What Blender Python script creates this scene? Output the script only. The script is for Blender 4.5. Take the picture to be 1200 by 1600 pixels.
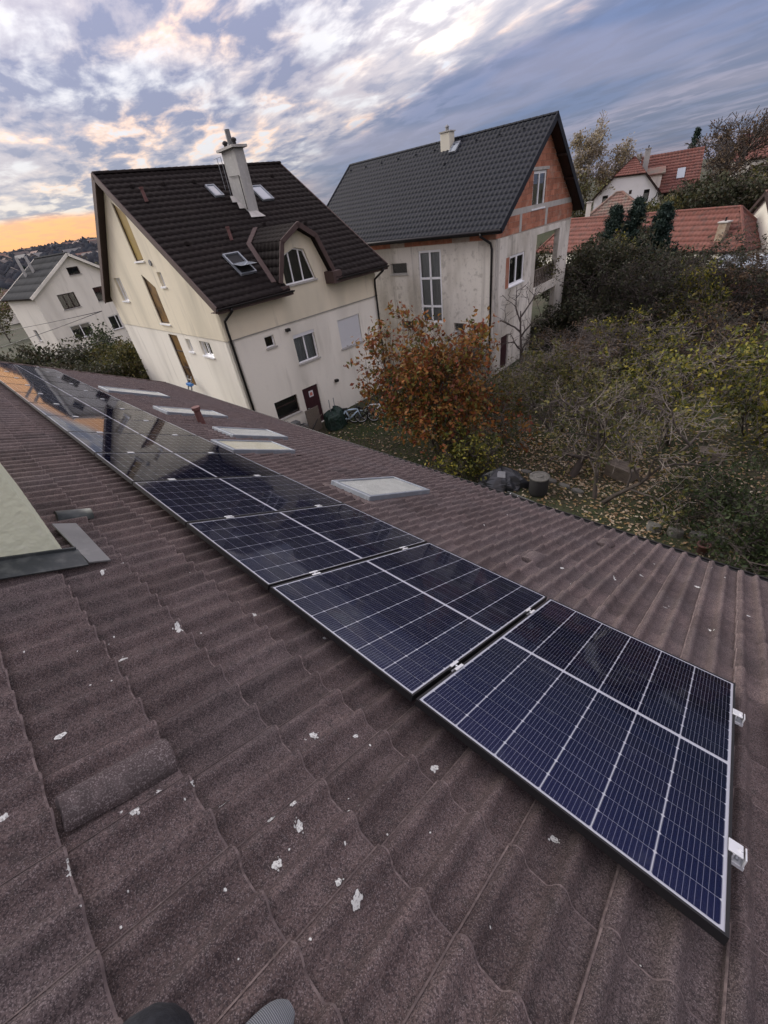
import bpy, math, random
import numpy as np
from mathutils import Vector, Matrix
from mathutils.geometry import tessellate_polygon
random.seed(7); rng = np.random.default_rng(7)
scene = bpy.context.scene
for o in list(bpy.data.objects): bpy.data.objects.remove(o)
col = scene.collection
# ------------------------------------------------------------------ camera
CAM = Vector((-0.4187, -0.6866, 1.7997)); FPX = 637.66
RX = Vector((0.73413884, 0.66728438, -0.12558555)); RY = Vector((0.32505903, -0.5077771, -0.7978089)); RZ = Vector((-0.59613488, 0.54487978, -0.5896857))
cd = bpy.data.cameras.new('camera'); cam = bpy.data.objects.new('camera', cd); col.objects.link(cam)
cd.sensor_fit = 'HORIZONTAL'; cd.sensor_width = 36; cd.lens = FPX/1200*36; cd.clip_start = .05; cd.clip_end = 5000
M = Matrix((RX, -RY, -RZ)).transposed().to_4x4(); M.translation = CAM; cam.matrix_world = M
scene.camera = cam
scene.render.resolution_x = 768; scene.render.resolution_y = 1024
cy = scene.cycles; cy.max_bounces = 6; cy.diffuse_bounces = 3; cy.glossy_bounces = 3; cy.transmission_bounces = 3; cy.transparent_max_bounces = 10; cy.use_adaptive_sampling = True; cy.adaptive_threshold = .02; cy.caustics_reflective = False; cy.caustics_refractive = False; cy.sample_clamp_indirect = 4
# ------------------------------------------------------------------ exposure
vs = scene.view_settings; vs.view_transform = 'Standard'; vs.look = 'None'; vs.gamma = 1; vs.use_curve_mapping = False; vs.exposure = 0.98
SUN_AZ, SUN_EL = math.radians(198), math.radians(29)       # azimuth counted from +X towards +Y
# ------------------------------------------------------------------ node helper
class NT:
    def __init__(s, tree): s.t = tree; s.n = tree.nodes; s.n.clear()
    def new(s, typ, **kw):
        nd = s.n.new(typ)
        ins = kw.pop('ins', {})
        for k, v in kw.items(): setattr(nd, k, v)
        for k, v in ins.items(): s.set(nd, k, v)
        return nd
    def set(s, nd, k, v):
        sock = nd.inputs[k]
        if isinstance(v, bpy.types.NodeSocket): s.t.links.new(v, sock)
        elif isinstance(v, bpy.types.Node): s.t.links.new(v.outputs[0], sock)
        else:
            if sock.type == 'RGBA' and len(v) == 3: v = (*v, 1)
            sock.default_value = v
    def math(s, op, a, b=0., c=None, clamp=False):
        nd = s.new('ShaderNodeMath', operation=op, use_clamp=clamp); s.set(nd, 0, a); s.set(nd, 1, b)
        if c is not None: s.set(nd, 2, c)
        return nd.outputs[0]
    def ss(s, x, a, b, lo=0., hi=1.):
        nd = s.new('ShaderNodeMapRange', interpolation_type='SMOOTHSTEP'); s.set(nd, 0, x)
        for i, v in enumerate((a, b, lo, hi)): nd.inputs[i+1].default_value = v
        return nd.outputs[0]
    def mix(s, f, a, b, blend='MIX'):
        nd = s.new('ShaderNodeMix', data_type='RGBA', blend_type=blend); s.set(nd, 0, f); s.set(nd, 6, a); s.set(nd, 7, b); return nd.outputs[2]
    def noise(s, vec, scale, detail=4, rough=.55, dist=0.):
        nd = s.new('ShaderNodeTexNoise', ins={'Scale': scale, 'Detail': detail, 'Roughness': rough, 'Distortion': dist})
        if vec is not None: s.set(nd, 'Vector', vec)
        return nd.outputs[0]
# ------------------------------------------------------------------ world: dusk sky with cloud sheets
world = bpy.data.worlds.new('World'); scene.world = world; world.use_nodes = True
w = NT(world.node_tree)
tc = w.new('ShaderNodeTexCoord'); D = tc.outputs['Generated']
sep = w.new('ShaderNodeSeparateXYZ', ins={0: D}); dx, dy, dz = sep.outputs
zc = w.math('ADD', w.math('MAXIMUM', dz, 0.), .06)
px_, py_ = w.math('DIVIDE', dx, zc), w.math('DIVIDE', dy, zc)
sa = w.math('ADD', w.math('MULTIPLY', px_, -.95), w.math('MULTIPLY', py_, .32))      # along the cloud streets
sb = w.math('ADD', w.math('MULTIPLY', px_, .32), w.math('MULTIPLY', py_, .95))       # across them
def P2(ka, kb, off=0.):
    return w.new('ShaderNodeCombineXYZ', ins={0: w.math('MULTIPLY', sa, ka), 1: w.math('MULTIPLY', sb, kb), 2: off}).outputs[0]
n1 = w.noise(P2(.72, 1.3, 3.1), 3.1, 6, .55, .2)
n2 = w.noise(P2(.5, .8, 9.7), 1.0, 3, .5, .2)
n3 = w.noise(P2(.16, .62, 5.2), 1.0, 3, .5, .25)
n4 = w.noise(P2(.9, .9, 1.7), .8, 2, .5)
edge = w.math('ADD', sb, w.math('MULTIPLY', w.math('SUBTRACT', w.noise(P2(.6, .9, 4.), 1.3, 4, .6), .5), 1.3))
deck = w.ss(edge, 2.1, 2.9)
el = w.math('ARCSINE', dz)
S = (math.cos(math.radians(171)), math.sin(math.radians(171)))
fs = w.math('ADD', w.math('MULTIPLY', dx, S[0]), w.math('MULTIPLY', dy, S[1]))
B = (math.cos(math.radians(122))*.95, math.sin(math.radians(122))*.95, .31)
fb = w.math('ADD', w.math('ADD', w.math('MULTIPLY', dx, B[0]), w.math('MULTIPLY', dy, B[1])), w.math('MULTIPLY', dz, B[2]))
thick = w.ss(w.math('ADD', w.math('MULTIPLY', n1, .82), w.math('MULTIPLY', n2, .18)), .345, .54)
glow = w.ss(fb, .965, .999)
gapc = w.mix(glow, (.41, .395, .405), (.78, .76, .72))
warm = w.math('MULTIPLY', w.ss(n4, .41, .56), w.ss(thick, .0, .4))
thin = w.mix(w.math('MULTIPLY', warm, .85), gapc, (.70, .46, .30))
thickc = w.mix(w.math('MULTIPLY_ADD', w.ss(n1, .52, .68), -.8, w.ss(n2, .30, .62)), (.125, .128, .19), (.30, .265, .285))
thickc = w.mix(w.math('MULTIPLY', glow, .35), thickc, (.55, .51, .49))
alto = w.mix(thick, thin, thickc)
deckc = w.mix(w.math('MULTIPLY', w.ss(n3, .40, .68), .85), (.082, .105, .192), (.195, .18, .245))
deckc = w.mix(w.math('MULTIPLY', w.ss(n1, .40, .60), .7), deckc, (.07, .085, .15))
deckc = w.mix(w.math('MULTIPLY', w.ss(n2, .48, .66), .35), deckc, (.23, .20, .25))
cloud = w.mix(deck, alto, deckc)
# low grey bank and the orange strip over the sunset
lowpale = w.math('MULTIPLY', w.ss(el, .13, .06), w.ss(fs, .80, .97))
cloud = w.mix(w.math('MULTIPLY', lowpale, .6), cloud, w.mix(w.ss(n1, .40, .58), (.50, .43, .38), (.185, .20, .27)))
og = w.math('MULTIPLY', w.ss(w.math('ADD', el, w.math('MULTIPLY', w.math('SUBTRACT', n3, .5), .03)), .068, .055), w.ss(fs, .84, .95))
cloud = w.mix(og, cloud, w.mix(w.ss(n1, .40, .62), (.66, .285, .10), (.55, .25, .12)))
# overcast sky: brighter towards the zenith
up_ = w.math('MULTIPLY_ADD', w.math('MAXIMUM', dz, 0.), 2.1, .77)
cloud = w.mix(1., cloud, w.new('ShaderNodeCombineColor', ins={0: up_, 1: up_, 2: up_}).outputs[0], 'MULTIPLY')
sky = w.new('ShaderNodeTexSky', sky_type='NISHITA', sun_disc=False, sun_elevation=SUN_EL, sun_rotation=math.radians(90)-SUN_AZ)
bg1 = w.new('ShaderNodeBackground', ins={0: sky, 1: .10}); bg2 = w.new('ShaderNodeBackground', ins={0: cloud, 1: 1.0})
mx = w.new('ShaderNodeMixShader', ins={0: .9, 1: bg1, 2: bg2})
w.new('ShaderNodeOutputWorld', ins={0: mx}); world.cycles.sampling_method = 'MANUAL'; world.cycles.sample_map_resolution = 512
# ------------------------------------------------------------------ sun, veiled by cloud
sl = bpy.data.lights.new('sun', 'SUN'); sl.energy = 1.5; sl.angle = math.radians(30); sl.color = (1, .93, .85)
so = bpy.data.objects.new('sun', sl); col.objects.link(so)
sd = Vector((math.cos(SUN_EL)*math.cos(SUN_AZ), math.cos(SUN_EL)*math.sin(SUN_AZ), math.sin(SUN_EL)))
so.rotation_euler = sd.to_track_quat('Z', 'Y').to_euler(); so.location = (-20, 10, 30)
# ================================================================== materials
MATS = {}
def mat(name, base, rough=.8, var=None, bump=None, metal=0., spec=.5, coat=0.):
    """var: list of (scale, (sx,sy,sz), lo, hi, colour, amount) overlays; bump: (scale, strength, dist)"""
    if name in MATS: return MATS[name]
    m = bpy.data.materials.new(name); m.use_nodes = True; n = NT(m.node_tree)
    c = n.new('ShaderNodeTexCoord').outputs['Object']
    colr = None
    if var:
        colr = (*base, 1)
        for (sc, st, lo, hi, cc, am) in var:
            mp = n.new('ShaderNodeMapping', ins={0: c, 'Scale': st}).outputs[0]
            f = n.ss(n.noise(mp, sc, 3, .6), lo, hi)
            colr = n.mix(n.math('MULTIPLY', f, am), colr, cc)
    p = n.new('ShaderNodeBsdfPrincipled', ins={'Roughness': rough, 'Metallic': metal, 'Specular IOR Level': spec, 'Coat Weight': coat})
    n.set(p, 'Base Color', colr if colr is not None else base)
    if bump:
        b = n.new('ShaderNodeBump', ins={'Height': n.noise(c, bump[0], 2, .65), 'Strength': bump[1], 'Distance': bump[2]}); n.set(p, 'Normal', b)
    n.new('ShaderNodeOutputMaterial', ins={0: p}); MATS[name] = m; return m
def randtint(m, amt):
    n = NT.__new__(NT); n.t = m.node_tree; n.n = n.t.nodes
    p = next(x for x in n.n if x.type == 'BSDF_PRINCIPLED'); s = p.inputs['Base Color']
    src = s.links[0].from_socket if s.links else tuple(s.default_value)
    r = n.new('ShaderNodeObjectInfo').outputs['Random']
    v = n.math('MULTIPLY_ADD', r, 2*amt, 1-amt)
    n.set(p, 'Base Color', n.mix(1., src, n.new('ShaderNodeCombineColor', ins={0: v, 1: v, 2: v}).outputs[0], 'MULTIPLY')); return m
I3 = (1, 1, 1)
# granular concrete tile
def tile_material():
    m = bpy.data.materials.new('concrete_tile'); m.use_nodes = True; n = NT(m.node_tree)
    g = n.new('ShaderNodeNewGeometry').outputs['Position']
    r = n.new('ShaderNodeObjectInfo').outputs['Random']
    grain = n.new('ShaderNodeTexVoronoi', ins={'Vector': g, 'Scale': 420.}).outputs['Color']
    gs = n.new('ShaderNodeSeparateColor', ins={0: grain}).outputs[0]
    fine = n.noise(g, 150, 2, .7)
    patch = n.noise(g, 7, 2, .6); big = n.noise(g, 1.3, 1, .5)
    base = n.mix(n.ss(patch, .3, .7), (.088, .062, .058), (.146, .107, .099))
    base = n.mix(n.math('MULTIPLY', n.ss(big, .45, .7), .45), base, (.125, .105, .105))
    base = n.mix(n.math('MULTIPLY', n.ss(n.noise(g, 22, 2, .6), .52, .72), .55), base, (.045, .040, .036))
    base = n.mix(n.math('MULTIPLY', n.ss(fine, .42, .60), .75), base, (.030, .023, .025))
    base = n.mix(n.math('MULTIPLY', n.ss(gs, .72, .98), .58), base, (.29, .245, .24))
    v = n.math('MULTIPLY_ADD', r, .34, .72)
    base = n.mix(1., base, n.new('ShaderNodeCombineColor', ins={0: v, 1: v, 2: v}).outputs[0], 'MULTIPLY')
    h = n.math('ADD', n.math('MULTIPLY', gs, .5), fine)
    b = n.new('ShaderNodeBump', ins={'Height': h, 'Strength': .45, 'Distance': .0025})
    p = n.new('ShaderNodeBsdfPrincipled', ins={'Base Color': base, 'Roughness': .86, 'Normal': b, 'Specular IOR Level': .35})
    n.new('ShaderNodeOutputMaterial', ins={0: p}); return m
M_TILE = tile_material()
M_HOOD = mat('lichened_tile', (.075, .056, .055), .9, [(190, I3, .52, .62, (.30, .265, .255), .7), (16, I3, .52, .68, (.16, .13, .125), .35), (9, I3, .4, .7, (.03, .026, .025), .5)], (120, .8, .004))
M_LICHEN = mat('lichen', (.68, .70, .66), .95, [(150, I3, .53, .62, (.17, .165, .155), .85), (60, I3, .5, .65, (.46, .47, .44), .7)], (200, .6, .002))
M_ALU = mat('dark_anodised_frame', (.008, .008, .009), .5)
M_CLAMP = mat('bright_clamp', (.75, .77, .78), .35, None, None, .35)
M_BACK = mat('white_backsheet', (.66, .69, .73), .5)
M_RAIL = mat('dark_rail', (.04, .04, .045), .5)
def cell_material(lines):
    m = bpy.data.materials.new('silicon_cell' + ('_lined' if lines else '')); m.use_nodes = True; n = NT(m.node_tree)
    c = n.new('ShaderNodeTexCoord').outputs['Object']; r = n.new('ShaderNodeObjectInfo').outputs['Random']
    base = n.mix(n.math('MULTIPLY', r, .6) if lines else .3, (.0015, .0019, .008), (.004, .005, .02))
    if lines:
        x = n.new('ShaderNodeSeparateXYZ', ins={0: c}).outputs[0]
        fr = n.math('ABSOLUTE', n.math('SUBTRACT', n.math('FRACT', n.math('ADD', n.math('MULTIPLY', x, 1/.0163), 100.)), .5))
        base = n.mix(n.math('MULTIPLY', n.math('LESS_THAN', fr, .045), .55), base, (.40, .42, .48))
    p = n.new('ShaderNodeBsdfPrincipled', ins={'Base Color': base, 'Roughness': .22, 'Specular IOR Level': .8, 'Specular Tint': (.10, .16, .85)})
    n.new('ShaderNodeOutputMaterial', ins={0: p}); return m
M_CELL, M_CELLF = cell_material(True), cell_material(False)
def glass_material(name, rough, tint, ior=1.45, dirt=.0, gain=1., dcol=(.55, .6, .66), gtint=(1, 1, 1)):
    m = bpy.data.materials.new(name); m.use_nodes = True; n = NT(m.node_tree)
    fr = n.new('ShaderNodeFresnel', ins={'IOR': ior}).outputs[0]
    fr = n.math('MULTIPLY', fr, gain, clamp=True)
    tr = n.new('ShaderNodeBsdfTransparent', ins={0: tint}); gl = n.new('ShaderNodeBsdfGlossy', ins={0: gtint, 'Roughness': rough})
    sh = n.new('ShaderNodeMixShader', ins={0: fr, 1: tr, 2: gl})
    if dirt:
        g = n.new('ShaderNodeNewGeometry').outputs['Position']
        f = n.math('MULTIPLY', n.ss(n.noise(g, 3.3, 6, .65, .6), .56, .78), dirt)
        f = n.math('ADD', f, n.math('MULTIPLY', n.ss(n.noise(g, .8, 3, .5), .3, .8), dirt*.16))
        df = n.new('ShaderNodeBsdfDiffuse', ins={0: dcol}); sh = n.new('ShaderNodeMixShader', ins={0: f, 1: sh, 2: df})
    n.new('ShaderNodeOutputMaterial', ins={0: sh}); return m
M_PVGLASS = glass_material('solar_glass', .035, (.97, .97, .98), 1.22, .05, 1., (.55, .6, .66), (.86, .90, 1.))
M_GLASS = glass_material('window_glass', .01, (.75, .79, .80), 1.5, .05, 2.0)
M_CLEAR = glass_material('frosted_glass', .12, (.97, .98, .98), 1.5, .25, .45, (.75, .77, .76))
M_SKYGLASS = mat('blind_behind_glass', (.52, .54, .51), .5, [(6, I3, .4, .65, (.40, .42, .40), .7), (40, I3, .5, .7, (.33, .34, .31), .45)], None, 0., .6)
M_CREAM = mat('cream_plaster', (.77, .71, .55), .92, [(.5, (1, 1, .25), .45, .75, (.47, .44, .34), .6), (1.1, (2.2, 2.2, .3), .55, .74, (.44, .415, .33), .5), (7, I3, .5, .8, (.66, .62, .5), .3)], (40, .35, .01))
M_WHITE = mat('pale_plaster', (.81, .785, .695), .92, [(.5, (1, 1, .3), .45, .75, (.55, .53, .46), .6), (1.1, (2.2, 2.2, .3), .55, .74, (.52, .50, .43), .5), (7, I3, .5, .8, (.7, .69, .63), .3)], (40, .35, .01))
M_RAWPL = mat('weathered_render', (.73, .70, .625), .95, [(.7, (1, 1, .35), .42, .66, (.45, .42, .35), .85), (.9, (3, 3, .10), .56, .70, (.25, .235, .20), .6), (2.2, I3, .56, .7, (.34, .32, .27), .6), (6, I3, .55, .75, (.30, .29, .27), .4), (14, I3, .45, .8, (.62, .6, .55), .4)], (30, .6, .02))
M_CONC = mat('bare_concrete', (.46, .45, .42), .95, [(2, (1, 1, .4), .4, .7, (.33, .32, .29), .7), (16, I3, .5, .7, (.55, .53, .5), .4)], (40, .5, .01))
M_BLOCK = randtint(mat('clay_block', (.40, .165, .10), .95, [(3, I3, .4, .7, (.30, .11, .065), .7), (1.7, I3, .5, .72, (.42, .27, .2), .7), (14, I3, .55, .75, (.48, .33, .26), .5)], (60, .6, .01)), .22)
M_MORTAR = mat('mortar', (.40, .33, .28), .95, [(6, I3, .4, .7, (.5, .47, .42), .6)])
M_CHIM = mat('chimney_render', (.40, .40, .38), .95, [(1.6, (2, 2, .3), .45, .7, (.30, .30, .28), .7), (8, I3, .5, .75, (.62, .62, .59), .4)], (35, .5, .01))
M_GREENPL = mat('pale_green_plaster', (.72, .76, .57), .9, [(3, I3, .4, .7, (.63, .67, .50), .7), (18, I3, .5, .75, (.80, .82, .68), .5)], (14, .55, .016))
M_FLASH = mat('lead_flashing', (.040, .048, .05), .55, [(9, I3, .45, .7, (.12, .13, .125), .6)], (14, .5, .01), .3)
M_ZINC = mat('zinc_flashing', (.20, .205, .205), .5, [(12, I3, .5, .7, (.30, .31, .30), .5), (3, I3, .4, .7, (.12, .125, .125), .5)], (40, .2, .003), .5)
M_BROWN = mat('brown_fascia', (.062, .037, .033), .7, [(5, I3, .4, .7, (.085, .055, .048), .6)])
M_DBROWN = mat('dark_brown_wood', (.025, .012, .0095), .7, [(5, (1, 1, .2), .4, .7, (.036, .018, .014), .7)])
M_ROOFB = mat('dark_brown_roof', (.0095, .0068, .0064), .9, [(.6, I3, .4, .7, (.014, .010, .009), .7), (9, I3, .5, .7, (.024, .018, .016), .5)], (60, .4, .01), 0., .2)
M_ROOFA = mat('anthracite_roof', (.0095, .0125, .0185), .65, [(.5, I3, .4, .7, (.013, .0165, .0235), .6), (6, I3, .5, .75, (.018, .02, .024), .35)], (50, .1, .004), 0., .25)
M_ROOFR = mat('red_roof', (.165, .062, .047), .9, [(.8, I3, .4, .65, (.20, .088, .068), .7), (2.5, I3, .5, .65, (.09, .05, .042), .7), (9, I3, .5, .7, (.11, .05, .04), .6)], (40, .4, .01))
M_ROOFO = mat('old_red_roof', (.20, .115, .09), .9, [(1.2, I3, .42, .6, (.16, .15, .12), .8), (6, I3, .5, .7, (.27, .17, .13), .6)], (40, .4, .01))
M_ROOFG = mat('grey_sheet_roof', (.05, .053, .055), 1., spec=.05, var= [(.8, (3, .3, 1), .4, .65, (.035, .037, .038), .7), (5, I3, .5, .75, (.075, .075, .07), .5)])
M_PVC = mat('white_window_frame', (.86, .88, .89), .4, [(4, I3, .5, .8, (.76, .77, .78), .5)])
M_SILL = mat('stone_sill', (.42, .41, .38), .8, [(8, I3, .45, .7, (.3, .29, .27), .6)])
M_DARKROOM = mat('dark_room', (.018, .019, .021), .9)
M_CURTAIN = mat('net_curtain', (.62, .65, .66), .9, [(12, (6, 6, .1), .4, .6, (.26, .28, .29), .8)])
M_SHUTTER = mat('white_roller_shutter', (.63, .65, .67), .55)
M_AMBER = mat('amber_board', (.33, .235, .055), .45, [(1.2, (1, 1, .6), .4, .65, (.20, .13, .035), .8)], None, 0., .5)
M_AMBERD = mat('dark_amber_board', (.20, .115, .035), .4, [(1.2, (1, 1, .8), .45, .6, (.035, .018, .012), .9)], None, 0., .5)
M_DOOR = mat('dark_red_door', (.045, .014, .018), .5, [(3, (4, 4, .3), .4, .7, (.03, .01, .013), .7)])
M_BLACKM = mat('black_metal', (.016, .015, .015), .45, None, None, .3)
M_GREYM = mat('grey_metal', (.22, .235, .25), .45, [(10, I3, .45, .7, (.30, .31, .32), .5)], None, .4)
M_BLUEGREY = mat('skylight_frame', (.21, .235, .265), .5, [(8, I3, .45, .7, (.33, .35, .37), .5)], None, .3)
M_PIPEBR = mat('red_brown_vent', (.115, .05, .045), .7, [(14, I3, .45, .7, (.16, .085, .075), .6)])
M_WOOD = mat('weathered_wood', (.15, .125, .10), .9, [(6, (1, 8, 8), .4, .7, (.08, .065, .05), .8)], (30, .4, .01))
M_STONE = mat('garden_stone', (.12, .117, .105), .95, [(4, I3, .4, .7, (.06, .06, .05), .7), (15, I3, .5, .7, (.2, .19, .17), .5)], (20, .7, .02))
M_TARPB = mat('black_plastic_sheet', (.022, .024, .028), .32, [(5, I3, .5, .7, (.05, .055, .06), .6)])
M_TARPG = mat('green_tarpaulin', (.006, .026, .018), .6, [(5, I3, .4, .7, (.003, .012, .009), .8)], (6, 1., .12))
M_RUBBER = mat('tyre_rubber', (.015, .015, .015), .8)
M_BARK = mat('bark', (.075, .062, .052), .95, [(8, (1, 1, .2), .4, .7, (.035, .03, .026), .8)], (30, .6, .01))
M_BARKG = mat('grey_twig', (.19, .165, .145), .95, [(5, I3, .4, .7, (.10, .085, .073), .8)])
M_BARKD = mat('dark_twig', (.066, .054, .047), .95, [(5, I3, .4, .7, (.09, .075, .065), .5)])
M_BARKP = mat('pale_bark', (.26, .235, .20), .95, [(5, I3, .4, .7, (.15, .135, .115), .7)])
def leaf_material(name, cols, transl=.25, spec=.3):
    m = bpy.data.materials.new(name); m.use_nodes = True; n = NT(m.node_tree)
    r = n.new('ShaderNodeNewGeometry').outputs['Random Per Island']
    rp = n.new('ShaderNodeValToRGB'); rp.color_ramp.interpolation = 'LINEAR'; el_ = rp.color_ramp.elements
    while len(el_) < len(cols): el_.new(.5)
    for i, c in enumerate(cols): el_[i].position = i/(len(cols)-1); el_[i].color = (*c, 1)
    n.set(rp, 0, r)
    d = n.new('ShaderNodeBsdfPrincipled', ins={'Base Color': rp, 'Roughness': .6, 'Specular IOR Level': spec}); t = n.new('ShaderNodeBsdfTranslucent', ins={0: rp})
    n.new('ShaderNodeOutputMaterial', ins={0: n.new('ShaderNodeMixShader', ins={0: transl, 1: d, 2: t})}); return m
L_AUT = leaf_material('autumn_leaf', [(.045, .06, .016), (.11, .11, .025), (.24, .15, .03), (.23, .08, .028), (.19, .05, .024), (.11, .036, .022), (.36, .13, .032), (.15, .10, .03), (.26, .12, .03), (.08, .08, .02)])
L_OLIVE = leaf_material('olive_leaf', [(.03, .036, .012), (.065, .072, .02), (.11, .11, .03), (.05, .048, .02), (.18, .16, .045), (.08, .055, .026)])
L_YEL = leaf_material('yellow_green_leaf', [(.035, .048, .012), (.09, .105, .02), (.18, .18, .03), (.33, .28, .045), (.055, .065, .018), (.03, .038, .012)])
L_DARK = leaf_material('dark_leaf', [(.020, .026, .014), (.042, .052, .026), (.064, .070, .034), (.075, .060, .038), (.028, .034, .022)])
L_CON = leaf_material('conifer_needle', [(.014, .030, .026), (.024, .046, .036), (.035, .058, .045), (.018, .035, .024)], .1)
L_GRN = leaf_material('green_leaf', [(.018, .03, .012), (.032, .052, .018), (.055, .075, .024), (.022, .03, .013)])
L_PALE = leaf_material('pale_leaf', [(.30, .27, .22), (.42, .40, .36), (.22, .17, .10), (.30, .24, .10), (.36, .33, .30)])
L_FALL = leaf_material('fallen_leaf', [(.16, .095, .045), (.26, .18, .10), (.40, .33, .23), (.21, .115, .05), (.46, .40, .30), (.12, .075, .04), (.34, .27, .10)], .05)
L_GRASS = leaf_material('grass_blade', [(.03, .062, .010), (.05, .095, .016), (.075, .12, .024), (.075, .09, .028)], .2)
L_BROWN = leaf_material('brown_leaf', [(.06, .038, .022), (.12, .075, .04), (.17, .125, .075), (.05, .033, .022)])
# ================================================================== object helpers
def link(o, parent=None):
    col.objects.link(o)
    if parent: o.parent = parent
    return o
def tag(o, label=None, cat=None, group=None, kind=None):
    if label: o['label'] = label
    if cat: o['category'] = cat
    if group: o['group'] = group
    if kind: o['kind'] = kind
    return o
def empty(name, loc=(0, 0, 0), rot=(0, 0, 0), label=None, cat=None, group=None):
    o = bpy.data.objects.new(name, None); o.empty_display_size = .2; link(o); o.location = loc; o.rotation_euler = rot
    return tag(o, label, cat, group)
class MB:
    def __init__(s): s.v = []; s.f = []
    def add(s, vs, fs):
        k = len(s.v); s.v += [tuple(p) for p in vs]; s.f += [tuple(i+k for i in f) for f in fs]; return s
    def box(s, a, b):
        x0, y0, z0 = a; x1, y1, z1 = b
        return s.add([(x0, y0, z0), (x1, y0, z0), (x1, y1, z0), (x0, y1, z0), (x0, y0, z1), (x1, y0, z1), (x1, y1, z1), (x0, y1, z1)],
                     [(0, 3, 2, 1), (4, 5, 6, 7), (0, 1, 5, 4), (1, 2, 6, 5), (2, 3, 7, 6), (3, 0, 4, 7)])
    def prism(s, poly, fn, d):
        """poly: 2D outline; fn(a,b,t): to 3D; extruded from t=0 to t=d"""
        n = len(poly); vs = [fn(a, b, 0.) for a, b in poly]+[fn(a, b, d) for a, b in poly]
        return s.add(vs, [tuple(range(n))[::-1], tuple(range(n, 2*n))]+[(i, (i+1) % n, n+(i+1) % n, n+i) for i in range(n)])
    def tube(s, pts, r, n=8, cap=True):
        pts = [Vector(p) for p in pts]; rs = r if isinstance(r, (list, tuple)) else [r]*len(pts); k = len(s.v); up = None
        for i, p in enumerate(pts):
            t = (pts[min(i+1, len(pts)-1)]-pts[max(i-1, 0)]).normalized()
            if up is None: up = t.orthogonal().normalized()
            else: up = (up-t*up.dot(t)).normalized()
            q = t.cross(up)
            for j in range(n):
                a = 2*math.pi*j/n; s.v.append(tuple(p+(up*math.cos(a)+q*math.sin(a))*rs[i]))
        for i in range(len(pts)-1):
            for j in range(n): s.f.append((k+i*n+j, k+i*n+(j+1) % n, k+(i+1)*n+(j+1) % n, k+(i+1)*n+j))
        if cap: s.f.append(tuple(range(k, k+n))[::-1]); s.f.append(tuple(range(k+(len(pts)-1)*n, k+len(pts)*n)))
        return s
    def lathe(s, prof, c=(0, 0, 0), n=16):
        k = len(s.v)
        for r, z in prof:
            for j in range(n): a = 2*math.pi*j/n; s.v.append((c[0]+r*math.cos(a), c[1]+r*math.sin(a), c[2]+z))
        for i in range(len(prof)-1):
            for j in range(n): s.f.append((k+i*n+j, k+i*n+(j+1) % n, k+(i+1)*n+(j+1) % n, k+(i+1)*n+j))
        s.f.append(tuple(range(k, k+n))[::-1]); s.f.append(tuple(range(k+(len(prof)-1)*n, k+len(prof)*n))); return s
    def torus(s, c, R, r, axis=(0, 1, 0), n=24, m=6):
        ax = Vector(axis).normalized(); u = ax.orthogonal().normalized(); q = ax.cross(u); k = len(s.v)
        for i in range(n):
            a = 2*math.pi*i/n; d = u*math.cos(a)+q*math.sin(a)
            for j in range(m): b = 2*math.pi*j/m; s.v.append(tuple(Vector(c)+d*(R+r*math.cos(b))+ax*r*math.sin(b)))
        for i in range(n):
            for j in range(m): s.f.append((k+i*m+j, k+((i+1) % n)*m+j, k+((i+1) % n)*m+(j+1) % m, k+i*m+(j+1) % m))
        return s
    def build(s, name, m, parent=None, smooth=False, bevel=0., kind=None):
        me = bpy.data.meshes.new(name); me.from_pydata(s.v, [], s.f); me.update()
        if smooth: me.polygons.foreach_set('use_smooth', [True]*len(me.polygons))
        me.materials.append(m); o = link(bpy.data.objects.new(name, me), parent)
        if bevel: b = o.modifiers.new('bevel', 'BEVEL'); b.width = bevel; b.segments = 2; b.limit_method = 'ANGLE'
        if kind: o['kind'] = kind
        return o
def np_mesh(name, V, F, m, parent=None, smooth=False, kind=None):
    """V: (n,3), F: (m,k) index array"""
    me = bpy.data.meshes.new(name); V = np.ascontiguousarray(V, np.float32); F = np.ascontiguousarray(F, np.int32); k = F.shape[1]
    me.vertices.add(len(V)); me.vertices.foreach_set('co', V.ravel()); me.loops.add(F.size); me.loops.foreach_set('vertex_index', F.ravel())
    me.polygons.add(len(F)); me.polygons.foreach_set('loop_start', np.arange(0, F.size, k, dtype=np.int32))
    me.update(calc_edges=True); me.validate()
    if smooth: me.polygons.foreach_set('use_smooth', np.ones(len(me.polygons), bool))
    me.materials.append(m); o = link(bpy.data.objects.new(name, me), parent)
    if kind: o['kind'] = kind
    return o
def inst(src, parent, loc, name=None, rot=None):
    o = src.copy(); o.name = name or src.name.split('.')[0]; link(o, parent); o.location = loc
    if rot: o.rotation_euler = rot
    return o
ORD = ['first', 'second', 'third', 'fourth', 'fifth', 'sixth', 'seventh', 'eighth', 'ninth', 'tenth', 'eleventh', 'twelfth', 'thirteenth', 'fourteenth']
GZ = -6.7
TH = math.radians(26); CT, ST = math.cos(TH), math.sin(TH)
def pw(u, v, n=0.): return Vector((u, v*CT+n*ST, -v*ST+n*CT))
def pix(p):
    d = Vector(p)-CAM; z = d.dot(RZ)
    return (600+FPX*d.dot(RX)/z, 800+FPX*d.dot(RY)/z, z) if z > .05 else (-9e3, -9e3, z)
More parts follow.
